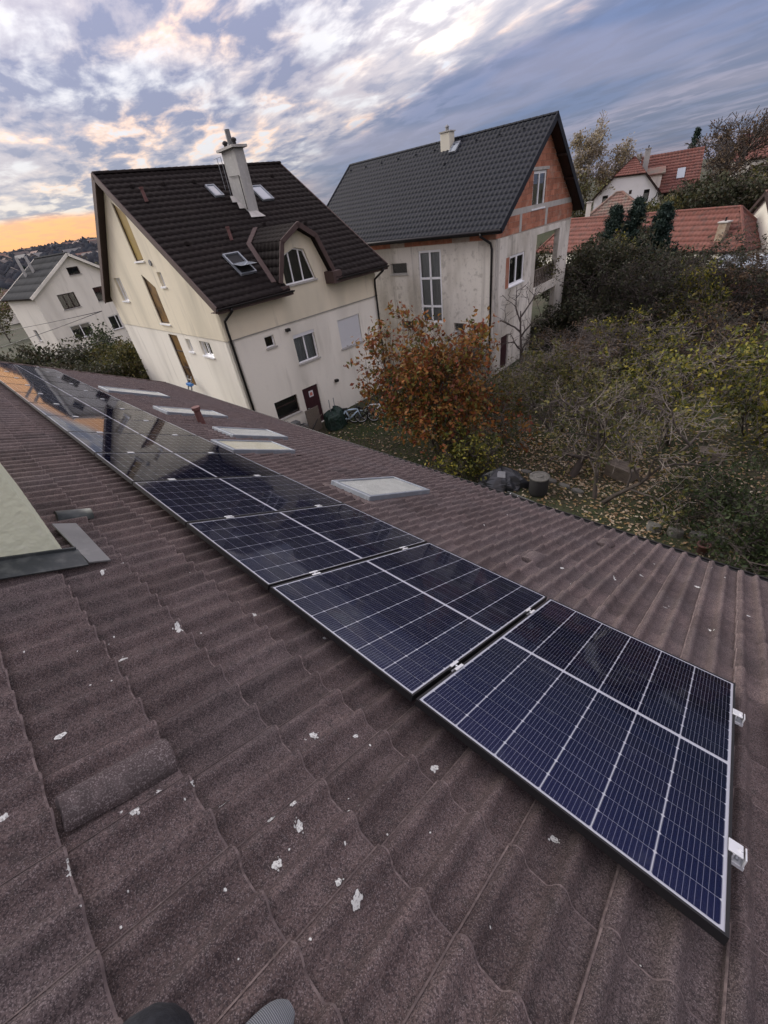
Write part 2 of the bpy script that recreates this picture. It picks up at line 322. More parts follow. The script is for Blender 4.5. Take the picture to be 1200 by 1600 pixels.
# ================================================================== terrain
def sstep(x, a, b): t = np.clip((x-a)/(b-a), 0, 1); return t*t*(3-2*t)
def gz(x, y):
    x = np.asarray(x, float); y = np.asarray(y, float)
    z = GZ+.10*np.sin(x*.7+1)*np.sin(y*.55)*sstep(y, 6, 10)
    z = z+4.2*sstep(y, 44, 66)+4.5*sstep(y, 75, 170)+ .4*sstep(y, 18, 30)*sstep(x, -22, -10)
    far = sstep(-x, 260, 760)*(1-sstep(y+.62*x, -140, 60))
    z = z-3*sstep(-x, 55, 130)+far*(19*(.8+.2*np.sin(y*.011+1.3))+2*np.sin(y*.035))
    return z
def grid(xs, ys):
    X, Y = np.meshgrid(xs, ys); V = np.stack([X, Y, gz(X, Y)], -1).reshape(-1, 3); nx = len(xs)
    i, j = np.meshgrid(np.arange(nx-1), np.arange(len(ys)-1)); a = (j*nx+i).ravel()
    return V, np.stack([a, a+1, a+nx+1, a+nx], 1)
xs = np.concatenate([np.linspace(-2500, -800, 8)[:-1], np.linspace(-800, -60, 60)[:-1], np.linspace(-60, 20, 110)[:-1], np.linspace(20, 1500, 20)])
ys = np.concatenate([np.linspace(-2500, -60, 24)[:-1], np.linspace(-60, 90, 140)[:-1], np.linspace(90, 2500, 34)])
M_GROUND = mat('garden_ground', (.026, .034, .011), .95, [(.28, I3, .42, .62, (.05, .038, .022), .75), (2.5, I3, .45, .7, (.018, .022, .009), .7), (14, I3, .5, .7, (.06, .05, .03), .4)], (9, .8, .06))
tag(np_mesh('ground', *grid(xs, ys), M_GROUND, None, True), kind='structure')
# ================================================================== the house we stand on
house = empty('tiled_house', (-8, 0, GZ), (0, 0, 0), 'brown tiled house carrying the solar panels, seen from its own roof', 'house')
U0, U1, V0, V1 = -18.05, 2.3, -4.4, 5.58
PU, PV_, UO, VO = .308, .352, -.265, -.878
deckb = MB().box((U0, V0, -.36), (U1, V1-.06, -.20)); roof = deckb.build('roof_deck', M_WOOD, house)
roof.location = Vector((8, 0, -GZ)); roof.rotation_euler = (-TH, 0, 0)
rt = pw(0, V0, -.2)
b = MB(); b.box((U0+.3-(-8), rt.y-8, 0), (U1-.3+8, pw(0, V1, 0).y-.55, pw(0, V1, -.4).z-GZ-.25)); b.build('wall', M_CREAM, house)
b = MB(); b.prism([(rt.y-9, pw(0, V1, -.3).z-.3), (rt.y, rt.z-.1), (rt.y, rt.z+.05), (rt.y-9, pw(0, V1, -.3).z)], lambda a, c, t: (t+U0+8, a, c-GZ), U1-U0); b.build('back_roof_slope', M_TILE, house)
def sst(t): t = max(0., min(1., t)); return t*t*(3-2*t)
def prof(x):
    if x < .095: return (.022+.024*sst(x/.026)) if x < .040 else .046*(1-sst((x-.040)/.046))
    return .044*sst((x-.146)/.032)*(1-sst((x-.192)/.046))
xs_t = [0, .008, .016, .026, .040, .050, .060, .070, .080, .090, .12, .146, .156, .166, .178, .192, .202, .212, .224, .240, .275, PU+.004]
def tile_mesh():
    V, F, MI = [], [], []; n = len(xs_t); rows = [(-.05, 0.), (.18, 0.), (.344, 0.)]
    def row(y, d, sh=0.):
        for x in xs_t: V.append((x, y-.352, prof(x)+.037*(y/.352)+d))
    for y, dzv in rows: row(y, dzv)
    def quads(r0, r1, mi):
        for i in range(n-1): F.append((r0*n+i, r1*n+i, r1*n+i+1, r0*n+i+1)); MI.append(mi)
    quads(0, 1, 0); quads(1, 2, 0)
    row(.344, 0.); row(.351, -.003); quads(3, 4, 1)                 # worn lip
    row(.351, -.003); row(.349, -.042); quads(5, 6, 0)              # thickness
    k = len(V); rs = [(-.05, 0.), (.18, 0.), (.351, -.001)]          # seam edge on the overlapping side
    for y, dzv in rs:
        for x, h in ((.0055, .0285), (-.0008, .0238), (-.0012, -.014)): V.append((x, y-.352, .037*(y/.352)+dzv+h))
    for q in range(2):
        a, b_ = k+3*q, k+3*q+3; F.append((a+1, b_+1, b_, a)); MI.append(1); F.append((a+2, b_+2, b_+1, a+1)); MI.append(0)
    me = bpy.data.meshes.new('tile'); me.from_pydata(V, [], F); me.update(); me.polygons.foreach_set('use_smooth', [True]*len(F)); me.materials.append(M_TILE); me.materials.append(M_WORN); me.polygons.foreach_set('material_index', MI); return me
M_WORN = mat('worn_tile_edge', (.21, .165, .155), .9, [(40, I3, .45, .6, (.10, .075, .07), .85), (5, I3, .4, .6, (.11, .085, .085), .7)], (120, .6, .003))
TILE = tile_mesh(); TN = -.168
spots = []
for j in range(-9, 60):
    for k in range(-9, 20):
        u, v = UO-PU*j, VO+PV_*k
        if u < U0 or u+PU > U1+.05 or v < V0 or v > V1+.1: continue
        c = pw(u+.15, v-.17, -.15); x, y, z = pix(c); area = 0
        if -40 < x < 1240 and 0 < y < 1660 and not (v-.17 > .12 and v-.17 < 1.62 and -16.3 < u+.15 < -.05):
            area = (c-CAM).normalized().dot(pw(0, 0, 1)); area = abs(area)/(c-CAM).length_squared
        if -1.85 < u < -1.4 and -.9 < v < -.86: area = -1
        spots.append((area, u, v))
spots.sort(reverse=True)
tv = np.array([p.co[:] for p in TILE.vertices]); tf = [tuple(p.vertices) for p in TILE.polygons]
tq = np.array(tf); restV, restF, cnt = [], [], 0
for i, (ar, u, v) in enumerate(spots):
    jz, jr = random.gauss(0, .0013), random.gauss(0, .0035)
    if ar == -1 or (i < 298):
        o = link(bpy.data.objects.new('tile', TILE), roof); o.location = (u, v, TN+jz); o.rotation_euler = (random.gauss(0, .002), random.gauss(0, .003), jr)
    else:
        q = tv.copy(); c_, s_ = math.cos(jr), math.sin(jr); q[:, 0], q[:, 1] = tv[:, 0]*c_-tv[:, 1]*s_, tv[:, 0]*s_+tv[:, 1]*c_
        restV.append(q+(u, v, TN+jz)); restF.append(tq+cnt*len(tv)); cnt += 1
o = np_mesh('distant_tiles', np.concatenate(restV), np.concatenate(restF), M_TILE, roof, True, 'stuff'); o.data.materials.append(M_WORN); o.data.polygons.foreach_set('material_index', [p.material_index for p in TILE.polygons]*cnt)
def tile_h(u, v):
    j = math.floor((u-UO)/PU); x = u-UO-j*PU; k = math.ceil((v-VO)/PV_); y = v-(VO+PV_*k)
    return TN+prof(x)+.037*((y+.352)/.352)
# ventilation hood tiles
def hood(u, v, L=.33, wd=.115, h=.085, m=M_HOOD):
    V, F = [], []; n = 11
    for i in range(9):
        t = i/8; y = -L+L*t; hh = h*(.72+.28*t); ww = wd*(.86+.14*t)
        for q in range(n):
            a = math.pi*q/(n-1); V.append((ww*math.cos(a)*-1, y, max(-.01, hh*math.sin(a)**.8-.004)))
    for i in range(8):
        for q in range(n-1): a = i*n+q; F.append((a, a+n, a+n+1, a+1))
    k = len(V); V.append((0, -.02, -.01)); F += [(8*n+q, k, 8*n+q+1) for q in range(n-1)]; V.append((0, -L, -.01)); F += [(q+1, k+1, q) for q in range(n-1)]
    b = MB(); b.add(V, F); o = b.build('ventilation_hood', m, roof, False); md = o.modifiers.new('bevel', 'BEVEL'); md.width = .006; md.segments = 2; o.location = (u, v, TN+.03); return o
hood(-1.62, -.885, .33, .075, .075)
for (u, v) in ((-1.68, 2.93), (-6.6, 5.30), (-4.35, 5.32), (-1.35, 4.62), (-12.2, 3.4), (-14.6, 3.6)): hood(u, v, .26, .10, .075, M_TILE)
# lichen spots (position on roof plane, radius)
def unplane(x, y, n=-.145):
    d = RX*((x-600)/FPX)+RY*((y-800)/FPX)+RZ
    nn = pw(0, 0, 1); t = (n-CAM.dot(nn))/d.dot(nn); p = CAM+d*t; return p.x, p.y*CT-p.z*ST
LICH = [(-2.283, -0.826, 0.030), (-2.35, -0.55, 0.022), (-1.93, -1.148, 0.0207), (-1.477, -1.053, 0.0205), (-1.506, -0.964, 0.0143), (-1.339, -0.82, 0.0226), (-1.441, -0.877, 0.0105), (-1.421, -1.239, 0.0151), (-1.232, -0.684, 0.0171), (-1.165, -0.662, 0.0126), (-1.181, -0.739, 0.0139), (-1.108, -0.671, 0.016), (-1.07, -0.786, 0.0177), (-0.9, -0.678, 0.0121), (-0.822, -0.681, 0.0179), (-1.104, -0.94, 0.0063), (-0.937, -0.097, 0.019), (-0.463, 0.007, 0.0175), (-0.325, -0.07, 0.0176), (-0.767, -0.139, 0.0127), (-0.643, 0.012, 0.0081), (-1.378, -0.393, 0.0178), (-1.253, -0.262, 0.0135), (-1.337, -0.479, 0.0096), (-2.301, -0.113, 0.02), (-1.864, 0.08, 0.0123), (-1.518, -0.134, 0.0128), (-1.718, -1.334, 0.0138), (-3.142, -0.682, 0.0155), (-3.25, -0.534, 0.0146), (-1.402, 2.927, 0.023), (-1.493, 2.139, 0.0164), (-0.649, 5.12, 0.022), (-0.299, 4.158, 0.027), (-0.468, 3.002, 0.0207), (0.145, 3.79, 0.0229), (-0.123, 2.897, 0.0158), (-0.961, 3.247, 0.0226), (-0.989, 4.417, 0.0268), (-1.079, 1.904, 0.0151), (-0.791, 3.776, 0.0272), (-0.406, 2.307, 0.0151)]
for q in range(60):
    LICH.append((random.uniform(-3.2, .2), random.uniform(-1.3, -.1), random.uniform(.0025, .006)))
for q in range(60):
    LICH.append((random.uniform(-6, 1.2), random.uniform(1.9, 5.2), random.uniform(.004, .011)))
for (u, v, r_) in LICH:
    b = MB(); h0 = tile_h(u, v)
    def disc(cu, cv_, r, n):
        ph = random.random()*6; rr = [r*(1+.16*math.sin(2*math.pi*2*i/n+ph)+.10*math.sin(2*math.pi*5*i/n+2*ph)+random.uniform(-.1, .1)) for i in range(n)]; vv = []
        for f_, dz_ in ((1., .0001), (.7, .0005), (.02, .0004)):
            for i in range(n): a = 2*math.pi*i/n; du, dv = cu+rr[i]*f_*math.cos(a), cv_+rr[i]*f_*math.sin(a); vv.append((du, dv, tile_h(u+du, v+dv)+dz_+.0006-h0))
        b.add(vv, [(k*n+i, k*n+(i+1) % n, (k+1)*n+(i+1) % n, (k+1)*n+i) for k in range(2) for i in range(n)])
    disc(0, 0, r_*.78, 24 if r_ > .008 else 9)
    if r_ > .008:
        for q in range(random.randint(1, 5)): a = random.uniform(0, 6.28); d = r_*random.uniform(.75, 1.35); disc(d*math.cos(a), d*math.sin(a), r_*random.uniform(.08, .3), 8)
    o = b.build('lichen_patch', M_LICHEN, roof, True); o.location = (u, v, h0)
# gutter
b = MB(); n = 8; pts = []
for x in (U0-.05, U1+.05):
    for q in range(n+1):
        a = math.pi+math.pi*q/n; pts.append((x, V1-.02+.075*math.cos(a), -.135+.075*math.sin(a)))
b.add(pts, [(q, q+1, n+2+q, n+1+q) for q in range(n)]); b.tube([(U0, V1+.055, -.130), (U1, V1+.055, -.130)], .017, 6)
b.build('gutter', M_BLACKM, roof, True)
b = MB(); b.box((U0-.06, V0, -.26), (U0+.02, V1, -.10)); b.build('verge_board', M_BROWN, roof)
# ---- skylights on our roof
def skylight(u0, u1, v0, v1, glass=M_SKYGLASS, tilt=0., h=.055):
    f = MB(); t = .05; z0, z1 = TN-.01, TN+.06+h
    for a, c in (((u0, v0), (u0+t, v1)), ((u1-t, v0), (u1, v1)), ((u0+t, v0), (u1-t, v0+t*1.4)), ((u0+t, v1-t), (u1-t, v1))):
        f.box((a[0], a[1], z0), (c[0], c[1], z1))
    fr = f.build('skylight', M_BLUEGREY, roof, False, .008)
    MB().box((u0+t*.9, v0+t, z0), (u1-t*.9, v1-t*.8, z1-.018)).build('blind', glass, fr)
    g = MB(); g.add([(u0+t, v0+t*1.4, z1-.008), (u1-t, v0+t*1.4, z1-.008), (u1-t, v1-t, z1-.008), (u0+t, v1-t, z1-.008)], [(0, 1, 2, 3)]); g.build('pane', M_CLEAR, fr)
    k = MB(); k.box((u0-.10, v0-.12, TN+.03), (u0-.002, v1+.05, TN+.05)).box((u1+.002, v0-.12, TN+.03), (u1+.10, v1+.05, TN+.05)).box((u0-.1, v1+.002, TN+.03), (u1+.1, v1+.22, TN+.048)).box((u0-.1, v0-.14, TN+.03), (u1+.1, v0-.002, TN+.052)); k.build('flashing', M_TILE, fr)
    return fr
M_YBLIND = mat('yellowed_blind', (.58, .56, .42), .4, [(5, I3, .45, .65, (.66, .66, .58), .6), (20, I3, .6, .7, (.2, .19, .16), .5)])
skylight(-4.50, -3.74, 2.42, 3.78)
skylight(-7.05, -6.30, 1.95, 3.15, M_YBLIND)
skylight(-8.30, -7.50, 2.60, 3.85)
skylight(-10.60, -9.80, 2.35, 3.75)
skylight(-13.6, -12.75, 2.1, 3.6)
b = MB().tube([Vector((-9.0, 2.75, TN)), Vector((-9.0, 2.75, TN))+Vector((0, -.42, .88))*.34, Vector((-9.0, 2.75, TN))+Vector((0, -.42, .88))*.36, Vector((-9.0, 2.75, TN))+Vector((0, -.42, .88))*.42], [.075, .065, .085, .085], 14)
b.box((-9.13, 2.62, TN+.02), (-8.87, 2.92, TN+.045)); b.build('vent_pipe', M_PIPEBR, roof, False)
# ---- plastered chimney stack on the left
cx0, cx1, cv = -5.1, -3.42, -.775
root = empty('plastered_chimney', pw(cx1, cv, -.15), (0, 0, 0), 'wide pale green plastered chimney stack at the left edge of the roof', 'chimney')
yb = pw(0, cv, 0).y; zb = pw(0, cv, -.15).z; yb2 = pw(0, -2.6, 0).y; zb2 = pw(0, -2.6, 0).z
V, F = [], []; nn = 22
me = MB(); L0 = [(cx0-cx1, yb2-yb), (0, yb2-yb), (0, 0), (cx0-cx1, 0)]
me.prism([(yb2-yb, zb2-zb-.1), (0, -.06), (0, 2.1), (yb2-yb, 2.1)], lambda a, c, t: (t, a, c), cx0-cx1); st = me.build('stack', M_GREENPL, root, False, .012)
b = MB(); b.box((cx0-cx1-.06, yb2-yb-.06, 2.09), (.06, .06, 2.18)); b.build('cap', M_CONC, root)
FO = pw(cx1, cv, -.15)
def flash(name, quad, m, th=.008):
    b = MB(); p = [pw(*q)-FO for q in quad]; nrm = (p[1]-p[0]).cross(p[2]-p[0]).normalized()
    if nrm.z < 0: nrm = -nrm
    b.add([*p, *[q+nrm*th for q in p]], [(3, 2, 1, 0), (4, 5, 6, 7), (0, 1, 5, 4), (1, 2, 6, 5), (2, 3, 7, 6), (3, 0, 4, 7)]); b.build(name, m, root)
flash('side_flashing', [(cx1+.01, cv-1.8, -.06), (cx1+.13, cv-1.8, -.105), (cx1+.17, cv+.05, -.105), (cx1+.01, cv+.03, -.06)], M_FLASH, .01)
flash('side_upstand', [(cx1+.004, cv-1.8, -.06), (cx1+.02, cv-1.8, -.06), (cx1+.02, cv+.02, -.06), (cx1+.004, cv+.02, -.06)], M_FLASH, .025)
flash('lower_flashing', [(cx1-.55, cv+.005, -.085), (cx1+.17, cv+.052, -.09), (cx1+.17, cv+.17, -.10), (cx1-.55, cv+.15, -.10)], M_ZINC, .01)
V, F = [], []; n = 9
for y_ in (-.70, -.47):
    for q in range(n): a = math.pi*q/(n-1); V.append(tuple(pw(-4.20-.085*math.cos(a), y_, -.125+.055*math.sin(a))-FO))
F = [(q, q+1, n+q+1, n+q) for q in range(n-1)]+[tuple(range(n)), tuple(range(n, 2*n))[::-1]]
MB().add(V, F).build('loose_flashing', M_FLASH, root, True)
# pale parapet beyond the far verge
root = empty('gable_chimney', pw(-18.6, .1, -.3), (0, 0, 0), 'small pale chimney top beyond the far end of the panels', 'chimney')
MB().box((-.35, -.5, -3), (.35, .3, .62)).build('stack', M_CHIM, root); MB().box((-.42, -.57, .621), (.42, .37, .70)).build('cap', M_CONC, root)
# ================================================================== solar panels
W_, H_ = 1.134, 1.722; PP = 1.1734; LIP = .0095
def ring(b, x0, x1, y0, y1, t, z0, z1):
    b.box((x0, y0, z0), (x1, y0+t, z1)); b.box((x0, y1-t, z0), (x1, y1, z1)); b.box((x0, y0+t, z0), (x0+t, y1-t, z1)); b.box((x1-t, y0+t, z0), (x1, y1-t, z1)); return b
fm = ring(MB(), -W_-LIP, LIP, -LIP, H_+LIP, LIP, -.033, .0015); fm.box((-W_, 0, -.033), (-W_+.03, H_, -.031)).box((-.03, 0, -.033), (0, H_, -.031))
mx0, pitx = .009, (W_-.018)/6; my0, mid = .013, .021; pity = (H_-.026-mid)/18
def cellpoly(cx, cy, z, wx, wy, ch=.0055):
    return [(cx-wx+ch, cy-wy, z), (cx+wx-ch, cy-wy, z), (cx+wx, cy-wy+ch, z), (cx+wx, cy+wy-ch, z), (cx+wx-ch, cy+wy, z), (cx-wx+ch, cy+wy, z), (cx-wx, cy+wy-ch, z), (cx-wx, cy-wy+ch, z)]
cellc = [(-W_+mx0+pitx*(i+.5), my0+pity*(j+.5)+(mid if j >= 9 else 0)) for i in range(6) for j in range(18)]
cw, ch_ = pitx/2-.0020, pity/2-.0010
proto = {}
cb = MB(); cb.add(cellpoly(0, 0, 0, cw, ch_), [tuple(range(8))]); CELL = None
cf = MB()
for (cx, cy) in cellc: cf.add(cellpoly(cx, cy, -.0016, cw, ch_), [tuple(range(8))])
for i in range(14):
    lab = 'solar panel nearest the camera, at the right end of the row' if i == 0 else ('solar panel at the far left end of the row' if i == 13 else f'{ORD[i]} solar panel counted from the right end of the row')
    root = empty('solar_panel', pw(-i*PP, 0), (-TH, 0, 0), 'black ' + lab, 'solar panel', 'solar panels in one row on the roof')
    root.location = pw(-i*PP, 0, random.gauss(0, .0012))
    if i == 0:
        proto['frame'] = fm.build('frame', M_ALU, root)
        proto['back'] = MB().box((-W_, 0, -.006), (0, H_, -.0028)).build('backsheet', M_BACK, root)
        proto['glass'] = MB().add([(-W_, 0, 0), (0, 0, 0), (0, H_, 0), (-W_, H_, 0)], [(0, 1, 2, 3)]).build('glass', M_PVGLASS, root)
    else:
        for k in ('frame', 'back', 'glass'): inst(proto[k], root, (0, 0, 0))
    if i < 4:
        for (cx, cy) in cellc:
            if CELL is None: CELL = cb.build('cell', M_CELL, root)
            else: o = link(bpy.data.objects.new('cell', CELL.data), root)
            (CELL if len(root.children) == 4 and i == 0 else o).location = (cx, cy, -.0016)
    elif i == 4: proto['cells'] = cf.build('cells', M_CELLF, root, kind='stuff')
    else: inst(proto['cells'], root, (0, 0, 0))
# clamps between panels, end clamps, rails
RV = (.36, 1.36)
for i in range(15):
    for q, v in enumerate(RV):
        u = .5*(PP-W_)-i*PP+ .0
        side = 'ridge side' if q == 0 else 'eave side'
        b = MB()
        if i in (0, 14):
            s = 1 if i == 0 else -1; u = LIP+.002 if i == 0 else -13*PP-W_-LIP-.002
            lab = f'bright metal end clamp at the {"near right" if i == 0 else "far left"} end of the panel row, {side}'
            b.box((-.012*s if s > 0 else -.03, -.03, .002), (.03 if s > 0 else .012, .03, .007)); b.box((min(.002*s, .008*s), -.03, -.04), (max(.002*s, .008*s), .03, .002))
            b.box((min(.008*s, .045*s), -.026, -.045), (max(.008*s, .045*s), .026, -.032)); b.box((min(.036*s, .041*s), -.03, -.032), (max(.036*s, .041*s), .03, .006)); b.lathe([(.007, -.03), (.007, .012)], (.022*s, 0, 0), 8)
        else:
            lab = f'bright metal clamp between {ORD[i-1]} and {ORD[i]} panels from the right, {side}'
            b.box((-.024, -.035, .003), (-.008, .035, .008)); b.box((.008, -.035, .003), (.024, .035, .008)); b.box((-.008, -.035, -.02), (.008, .035, -.016)); b.lathe([(.0065, -.018), (.0065, .006)], (0, 0, 0), 8)
        root = empty('panel_clamp', pw(u, v), (-TH, 0, 0), lab, 'clamp', 'clamps holding the solar panels')
        b.build('clamp_body', M_CLAMP, root, False, .001)
for q, v in enumerate(RV):
    root = empty('mounting_rail', pw(-8, v, -.05), (-TH, 0, 0), f'dark mounting rail under the panels, {"ridge side" if q == 0 else "eave side"}', 'rail')
    MB().box((-8.55, -.02, -.02), (8.03, .02, .012)).build('rail_profile', M_RAIL, root)
    for i in range(12):
        MB().box((-8.3+i*1.45, -.018, -.10), (-8.26+i*1.45, .018, -.021)).build('roof_hook', M_RAIL, root)
# ================================================================== the photographer (crouching behind the camera)
def skin(name, joints, edges, m, parent, sub=2, rootv=0):
    me = bpy.data.meshes.new(name); me.from_pydata([j[0] for j in joints], edges, []); o = link(bpy.data.objects.new(name, me), parent)
    md = o.modifiers.new('skin', 'SKIN'); md.use_smooth_shade = True
    for i, sv in enumerate(me.skin_vertices[0].data): sv.radius = joints[i][1] if isinstance(joints[i][1], tuple) else (joints[i][1],)*2; sv.use_root = (i == rootv)
    s = o.modifiers.new('subdivision', 'SUBSURF'); s.levels = sub; s.render_levels = sub; me.materials.append(m); return o
M_JEANS = mat('dark_jeans', (.012, .014, .019), .9, [(60, I3, .45, .6, (.03, .034, .042), .5)], (300, .5, .002))
M_JACKET = mat('dark_jacket', (.02, .02, .024), .85); M_SKIN = mat('skin', (.5, .3, .22), .6); M_HAIR = mat('brown_hair', (.03, .02, .014), .7)
def shoe_mat():
    m = mat('grey_knit', (.16, .175, .19), .9); n = NT.__new__(NT); n.t = m.node_tree; n.n = n.t.nodes
    p = next(x for x in n.n if x.type == 'BSDF_PRINCIPLED'); c = n.new('ShaderNodeTexCoord').outputs['Object']
    wv = n.new('ShaderNodeTexWave', wave_type='BANDS', bands_direction='Y', ins={'Vector': c, 'Scale': 75., 'Distortion': 1.2, 'Detail': 2.}).outputs[1]
    n.set(p, 'Base Color', n.mix(wv, (.085, .095, .105), (.27, .29, .31))); n.set(p, 'Normal', n.new('ShaderNodeBump', ins={'Height': wv, 'Strength': .6, 'Distance': .003})); return m
M_KNIT = shoe_mat()
person = empty('person', pw(-.6, -1.7, -.13), (-TH, 0, 0), 'photographer in dark jeans and grey knit shoe crouching at the bottom edge', 'person')
def L_(u, v, n): return (u+.6, v+1.7, n+.13)
jn = [(L_(-.58, -1.92, .22), (.16, .13)), (L_(-.66, -1.86, .24), .105), (L_(-.745, -1.275, .36), .08), (L_(-.80, -1.24, .19), .058), (L_(-.80, -1.20, -.02), .045),
      (L_(-.45, -1.9, .24), .105), (L_(-.34, -1.62, .50), .066), (L_(-.32, -1.72, .22), .058), (L_(-.32, -1.78, -.02), .045)]
body = [(L_(-.56, -1.95, .26), (.15, .12)), (L_(-.55, -1.93, .55), (.15, .115)), (L_(-.53, -1.88, .82), (.17, .11)), (L_(-.52, -1.84, .98), .06), (L_(-.50, -1.80, 1.10), (.085, .1)), (L_(-.50, -1.79, 1.22), (.075, .095)),
        (L_(-.70, -1.85, .86), .06), (L_(-.72, -1.62, .95), .045), (L_(-.56, -1.50, 1.22), .036), (L_(-.34, -1.85, .86), .06), (L_(-.30, -1.62, .95), .045), (L_(-.40, -1.50, 1.22), .036)]
bodyo = skin('body', body, [(0, 1), (1, 2), (2, 3), (3, 4), (4, 5), (2, 6), (6, 7), (7, 8), (2, 9), (9, 10), (10, 11)], M_JACKET, person)
skin('jeans', jn, [(0, 1), (1, 2), (2, 3), (3, 4), (0, 5), (5, 6), (6, 7), (7, 8)], M_JEANS, person)
for (u, v) in ((-.775, -1.245), (-.32, -1.8)):
    b = MB(); V, F = [], []; n = 14; secs = [(0, .034, .075), (.06, .040, .085), (.13, .043, .075), (.19, .047, .060), (.24, .044, .050), (.275, .034, .038), (.292, .016, .022)]
    for (y, hw, h) in secs:
        for q in range(n):
            a = 2*math.pi*q/n; V.append((hw*math.cos(a), y, h*.5+h*.5*math.sin(a)))
    for i in range(len(secs)-1):
        for q in range(n): F.append((i*n+q, i*n+(q+1) % n, (i+1)*n+(q+1) % n, (i+1)*n+q))
    F += [tuple(range(n)), tuple(range((len(secs)-1)*n, len(secs)*n))[::-1]]
    b.add(V, F); o = b.build('shoe', M_KNIT, person, True); o.location = L_(u, v, -.115); md = o.modifiers.new('s', 'SUBSURF'); md.levels = md.render_levels = 1
hb = MB(); hb.lathe([(.03, -.1), (.085, -.06), (.105, .0), (.10, .06), (.07, .11), (.02, .13)], L_(-.5, -1.83, 1.2), 14); hb.build('hair', M_HAIR, person, True)
# ================================================================== neighbouring houses
def wall(name, parent, outline, holes, fn, depth, m):
    """outline / holes: 2D polygons; fn(a, z, t): 3D point at depth t behind the outer face. Real openings with reveals."""
    polys = [[Vector((a, z, 0)) for a, z in outline]]+[[Vector((a, z, 0)) for a, z in h] for h in holes]
    flat = [p for pl in polys for p in pl]; tris = tessellate_polygon(polys); b = MB()
    b.add([fn(p.x, p.y, 0.) for p in flat], tris); b.add([fn(p.x, p.y, depth) for p in flat], [t[::-1] for t in tris])
    for pl in polys:
        n = len(pl); b.add([fn(p.x, p.y, 0.) for p in pl]+[fn(p.x, p.y, depth) for p in pl], [(i, (i+1) % n, n+(i+1) % n, n+i) for i in range(n)])
    o = b.build(name, m, parent); return o
def R4(a0, a1, z0, z1): return [(a0, z0), (a1, z0), (a1, z1), (a0, z1)]
def inset(poly, d):
    c = Vector((sum(p[0] for p in poly), sum(p[1] for p in poly)))/len(poly); out = []
    for a, z in poly:
        v = Vector((a, z))-c; out.append((c.x+v.x*(1-d/max(.05, abs(v.x))), c.y+v.y*(1-d/max(.05, abs(v.y)))))
    return out
def window(parent, fn, poly, mull=(), tran=(), m=None, back=M_DARKROOM, fw=.06, dep=.09, sill=True, pane=M_GLASS, name='window', sillm=None):
    """frame with bars; each pane a child, sill a child. mull: positions of uprights, tran: of crossbars"""
    m = m or M_PVC; b = MB(); inn = inset(poly, fw); n = len(poly); t0, t1 = dep, dep+.06
    b.add([fn(a, z, t0) for a, z in poly]+[fn(a, z, t0) for a, z in inn]+[fn(a, z, t1) for a, z in poly]+[fn(a, z, t1) for a, z in inn],
          [(i, (i+1) % n, n+(i+1) % n, n+i) for i in range(n)]+[(n+i, n+(i+1) % n, 3*n+(i+1) % n, 3*n+i) for i in range(n)]+[(i, (i+1) % n, 2*n+(i+1) % n, 2*n+i) for i in range(n)])
    a0, a1 = min(p[0] for p in inn), max(p[0] for p in inn); z0, z1 = min(p[1] for p in inn), max(p[1] for p in inn)
    def bar(x0, x1, y0, y1): b.prism([(x0, y0), (x1, y0), (x1, y1), (x0, y1)], lambda a, z, t: fn(a, z, t0-.006+t), .05)
    for x in mull: bar(x-fw*.5, x+fw*.5, z0, z1)
    for y in tran: bar(a0, a1, y-fw*.5, y+fw*.5)
    fr = b.build(name, m, parent)
    if len(poly) == 4:
        xs_ = [a0, *sorted(mull), a1]; ys_ = [z0, *sorted(tran), z1]
        for i in range(len(xs_)-1):
            for j in range(len(ys_)-1):
                MB().add([fn(a, z, dep+.03) for a, z in R4(xs_[i], xs_[i+1], ys_[j], ys_[j+1])], [(0, 1, 2, 3)]).build('pane', pane, fr)
    else: MB().add([fn(a, z, dep+.03) for a, z in inn], [tuple(range(n))]).build('pane', pane, fr)
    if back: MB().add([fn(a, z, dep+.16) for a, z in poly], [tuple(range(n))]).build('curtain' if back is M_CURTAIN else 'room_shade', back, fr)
    if sill:
        p0, p1 = min(p[0] for p in poly)-.05, max(p[0] for p in poly)+.05; zs = min(p[1] for p in poly)
        b = MB(); b.prism([(p0, zs-.06), (p1, zs-.06), (p1, zs+.005), (p0, zs+.005)], lambda a, z, t: fn(a, z, t-.06), .14); b.build('window_sill', sillm or M_SILL, fr)
    return fr
def tiled_slope(name, parent, fn, length, slope, m, wave=.3, course=.36, amp=.028, step=.03, cut=None, per=6, th=.05):
    """wavy stepped sheet: fn(x, s, h): x along eave, s up the slope from the eave, h above the plane"""
    nw = max(1, round(length/wave)); X = np.linspace(0, length, nw*per+1); ph = X/length*nw*2*np.pi
    prof_ = amp*np.clip(np.cos(ph)*.8+.45, 0, 1.2)
    nc = max(1, round(slope/course)); c = slope/nc; S, Hs = [], []
    for k in range(nc): S += [k*c, k*c+.004, (k+1)*c-.001]; Hs += [-.012 if k else 0, step, 0.]
    S, Hs = np.array(S), np.array(Hs); XX, SS = np.meshgrid(X, S); HH = prof_[None, :]+Hs[:, None]
    P = np.array([[fn(x, s, h) for x, s, h in zip(r1, r2, r3)] for r1, r2, r3 in zip(XX, SS, HH)]).reshape(-1, 3)
    nx = len(X); i, j = np.meshgrid(np.arange(nx-1), np.arange(len(S)-1)); a = (j*nx+i).ravel(); F = np.stack([a, a+1, a+nx+1, a+nx], 1)
    if cut is not None:
        cxm = (XX[:-1, :-1]+XX[1:, 1:])/2; csm = (SS[:-1, :-1]+SS[1:, 1:])/2; F = F[~cut(cxm, csm).ravel()]
    return np_mesh(name, P, F, m, parent, False, 'stuff')
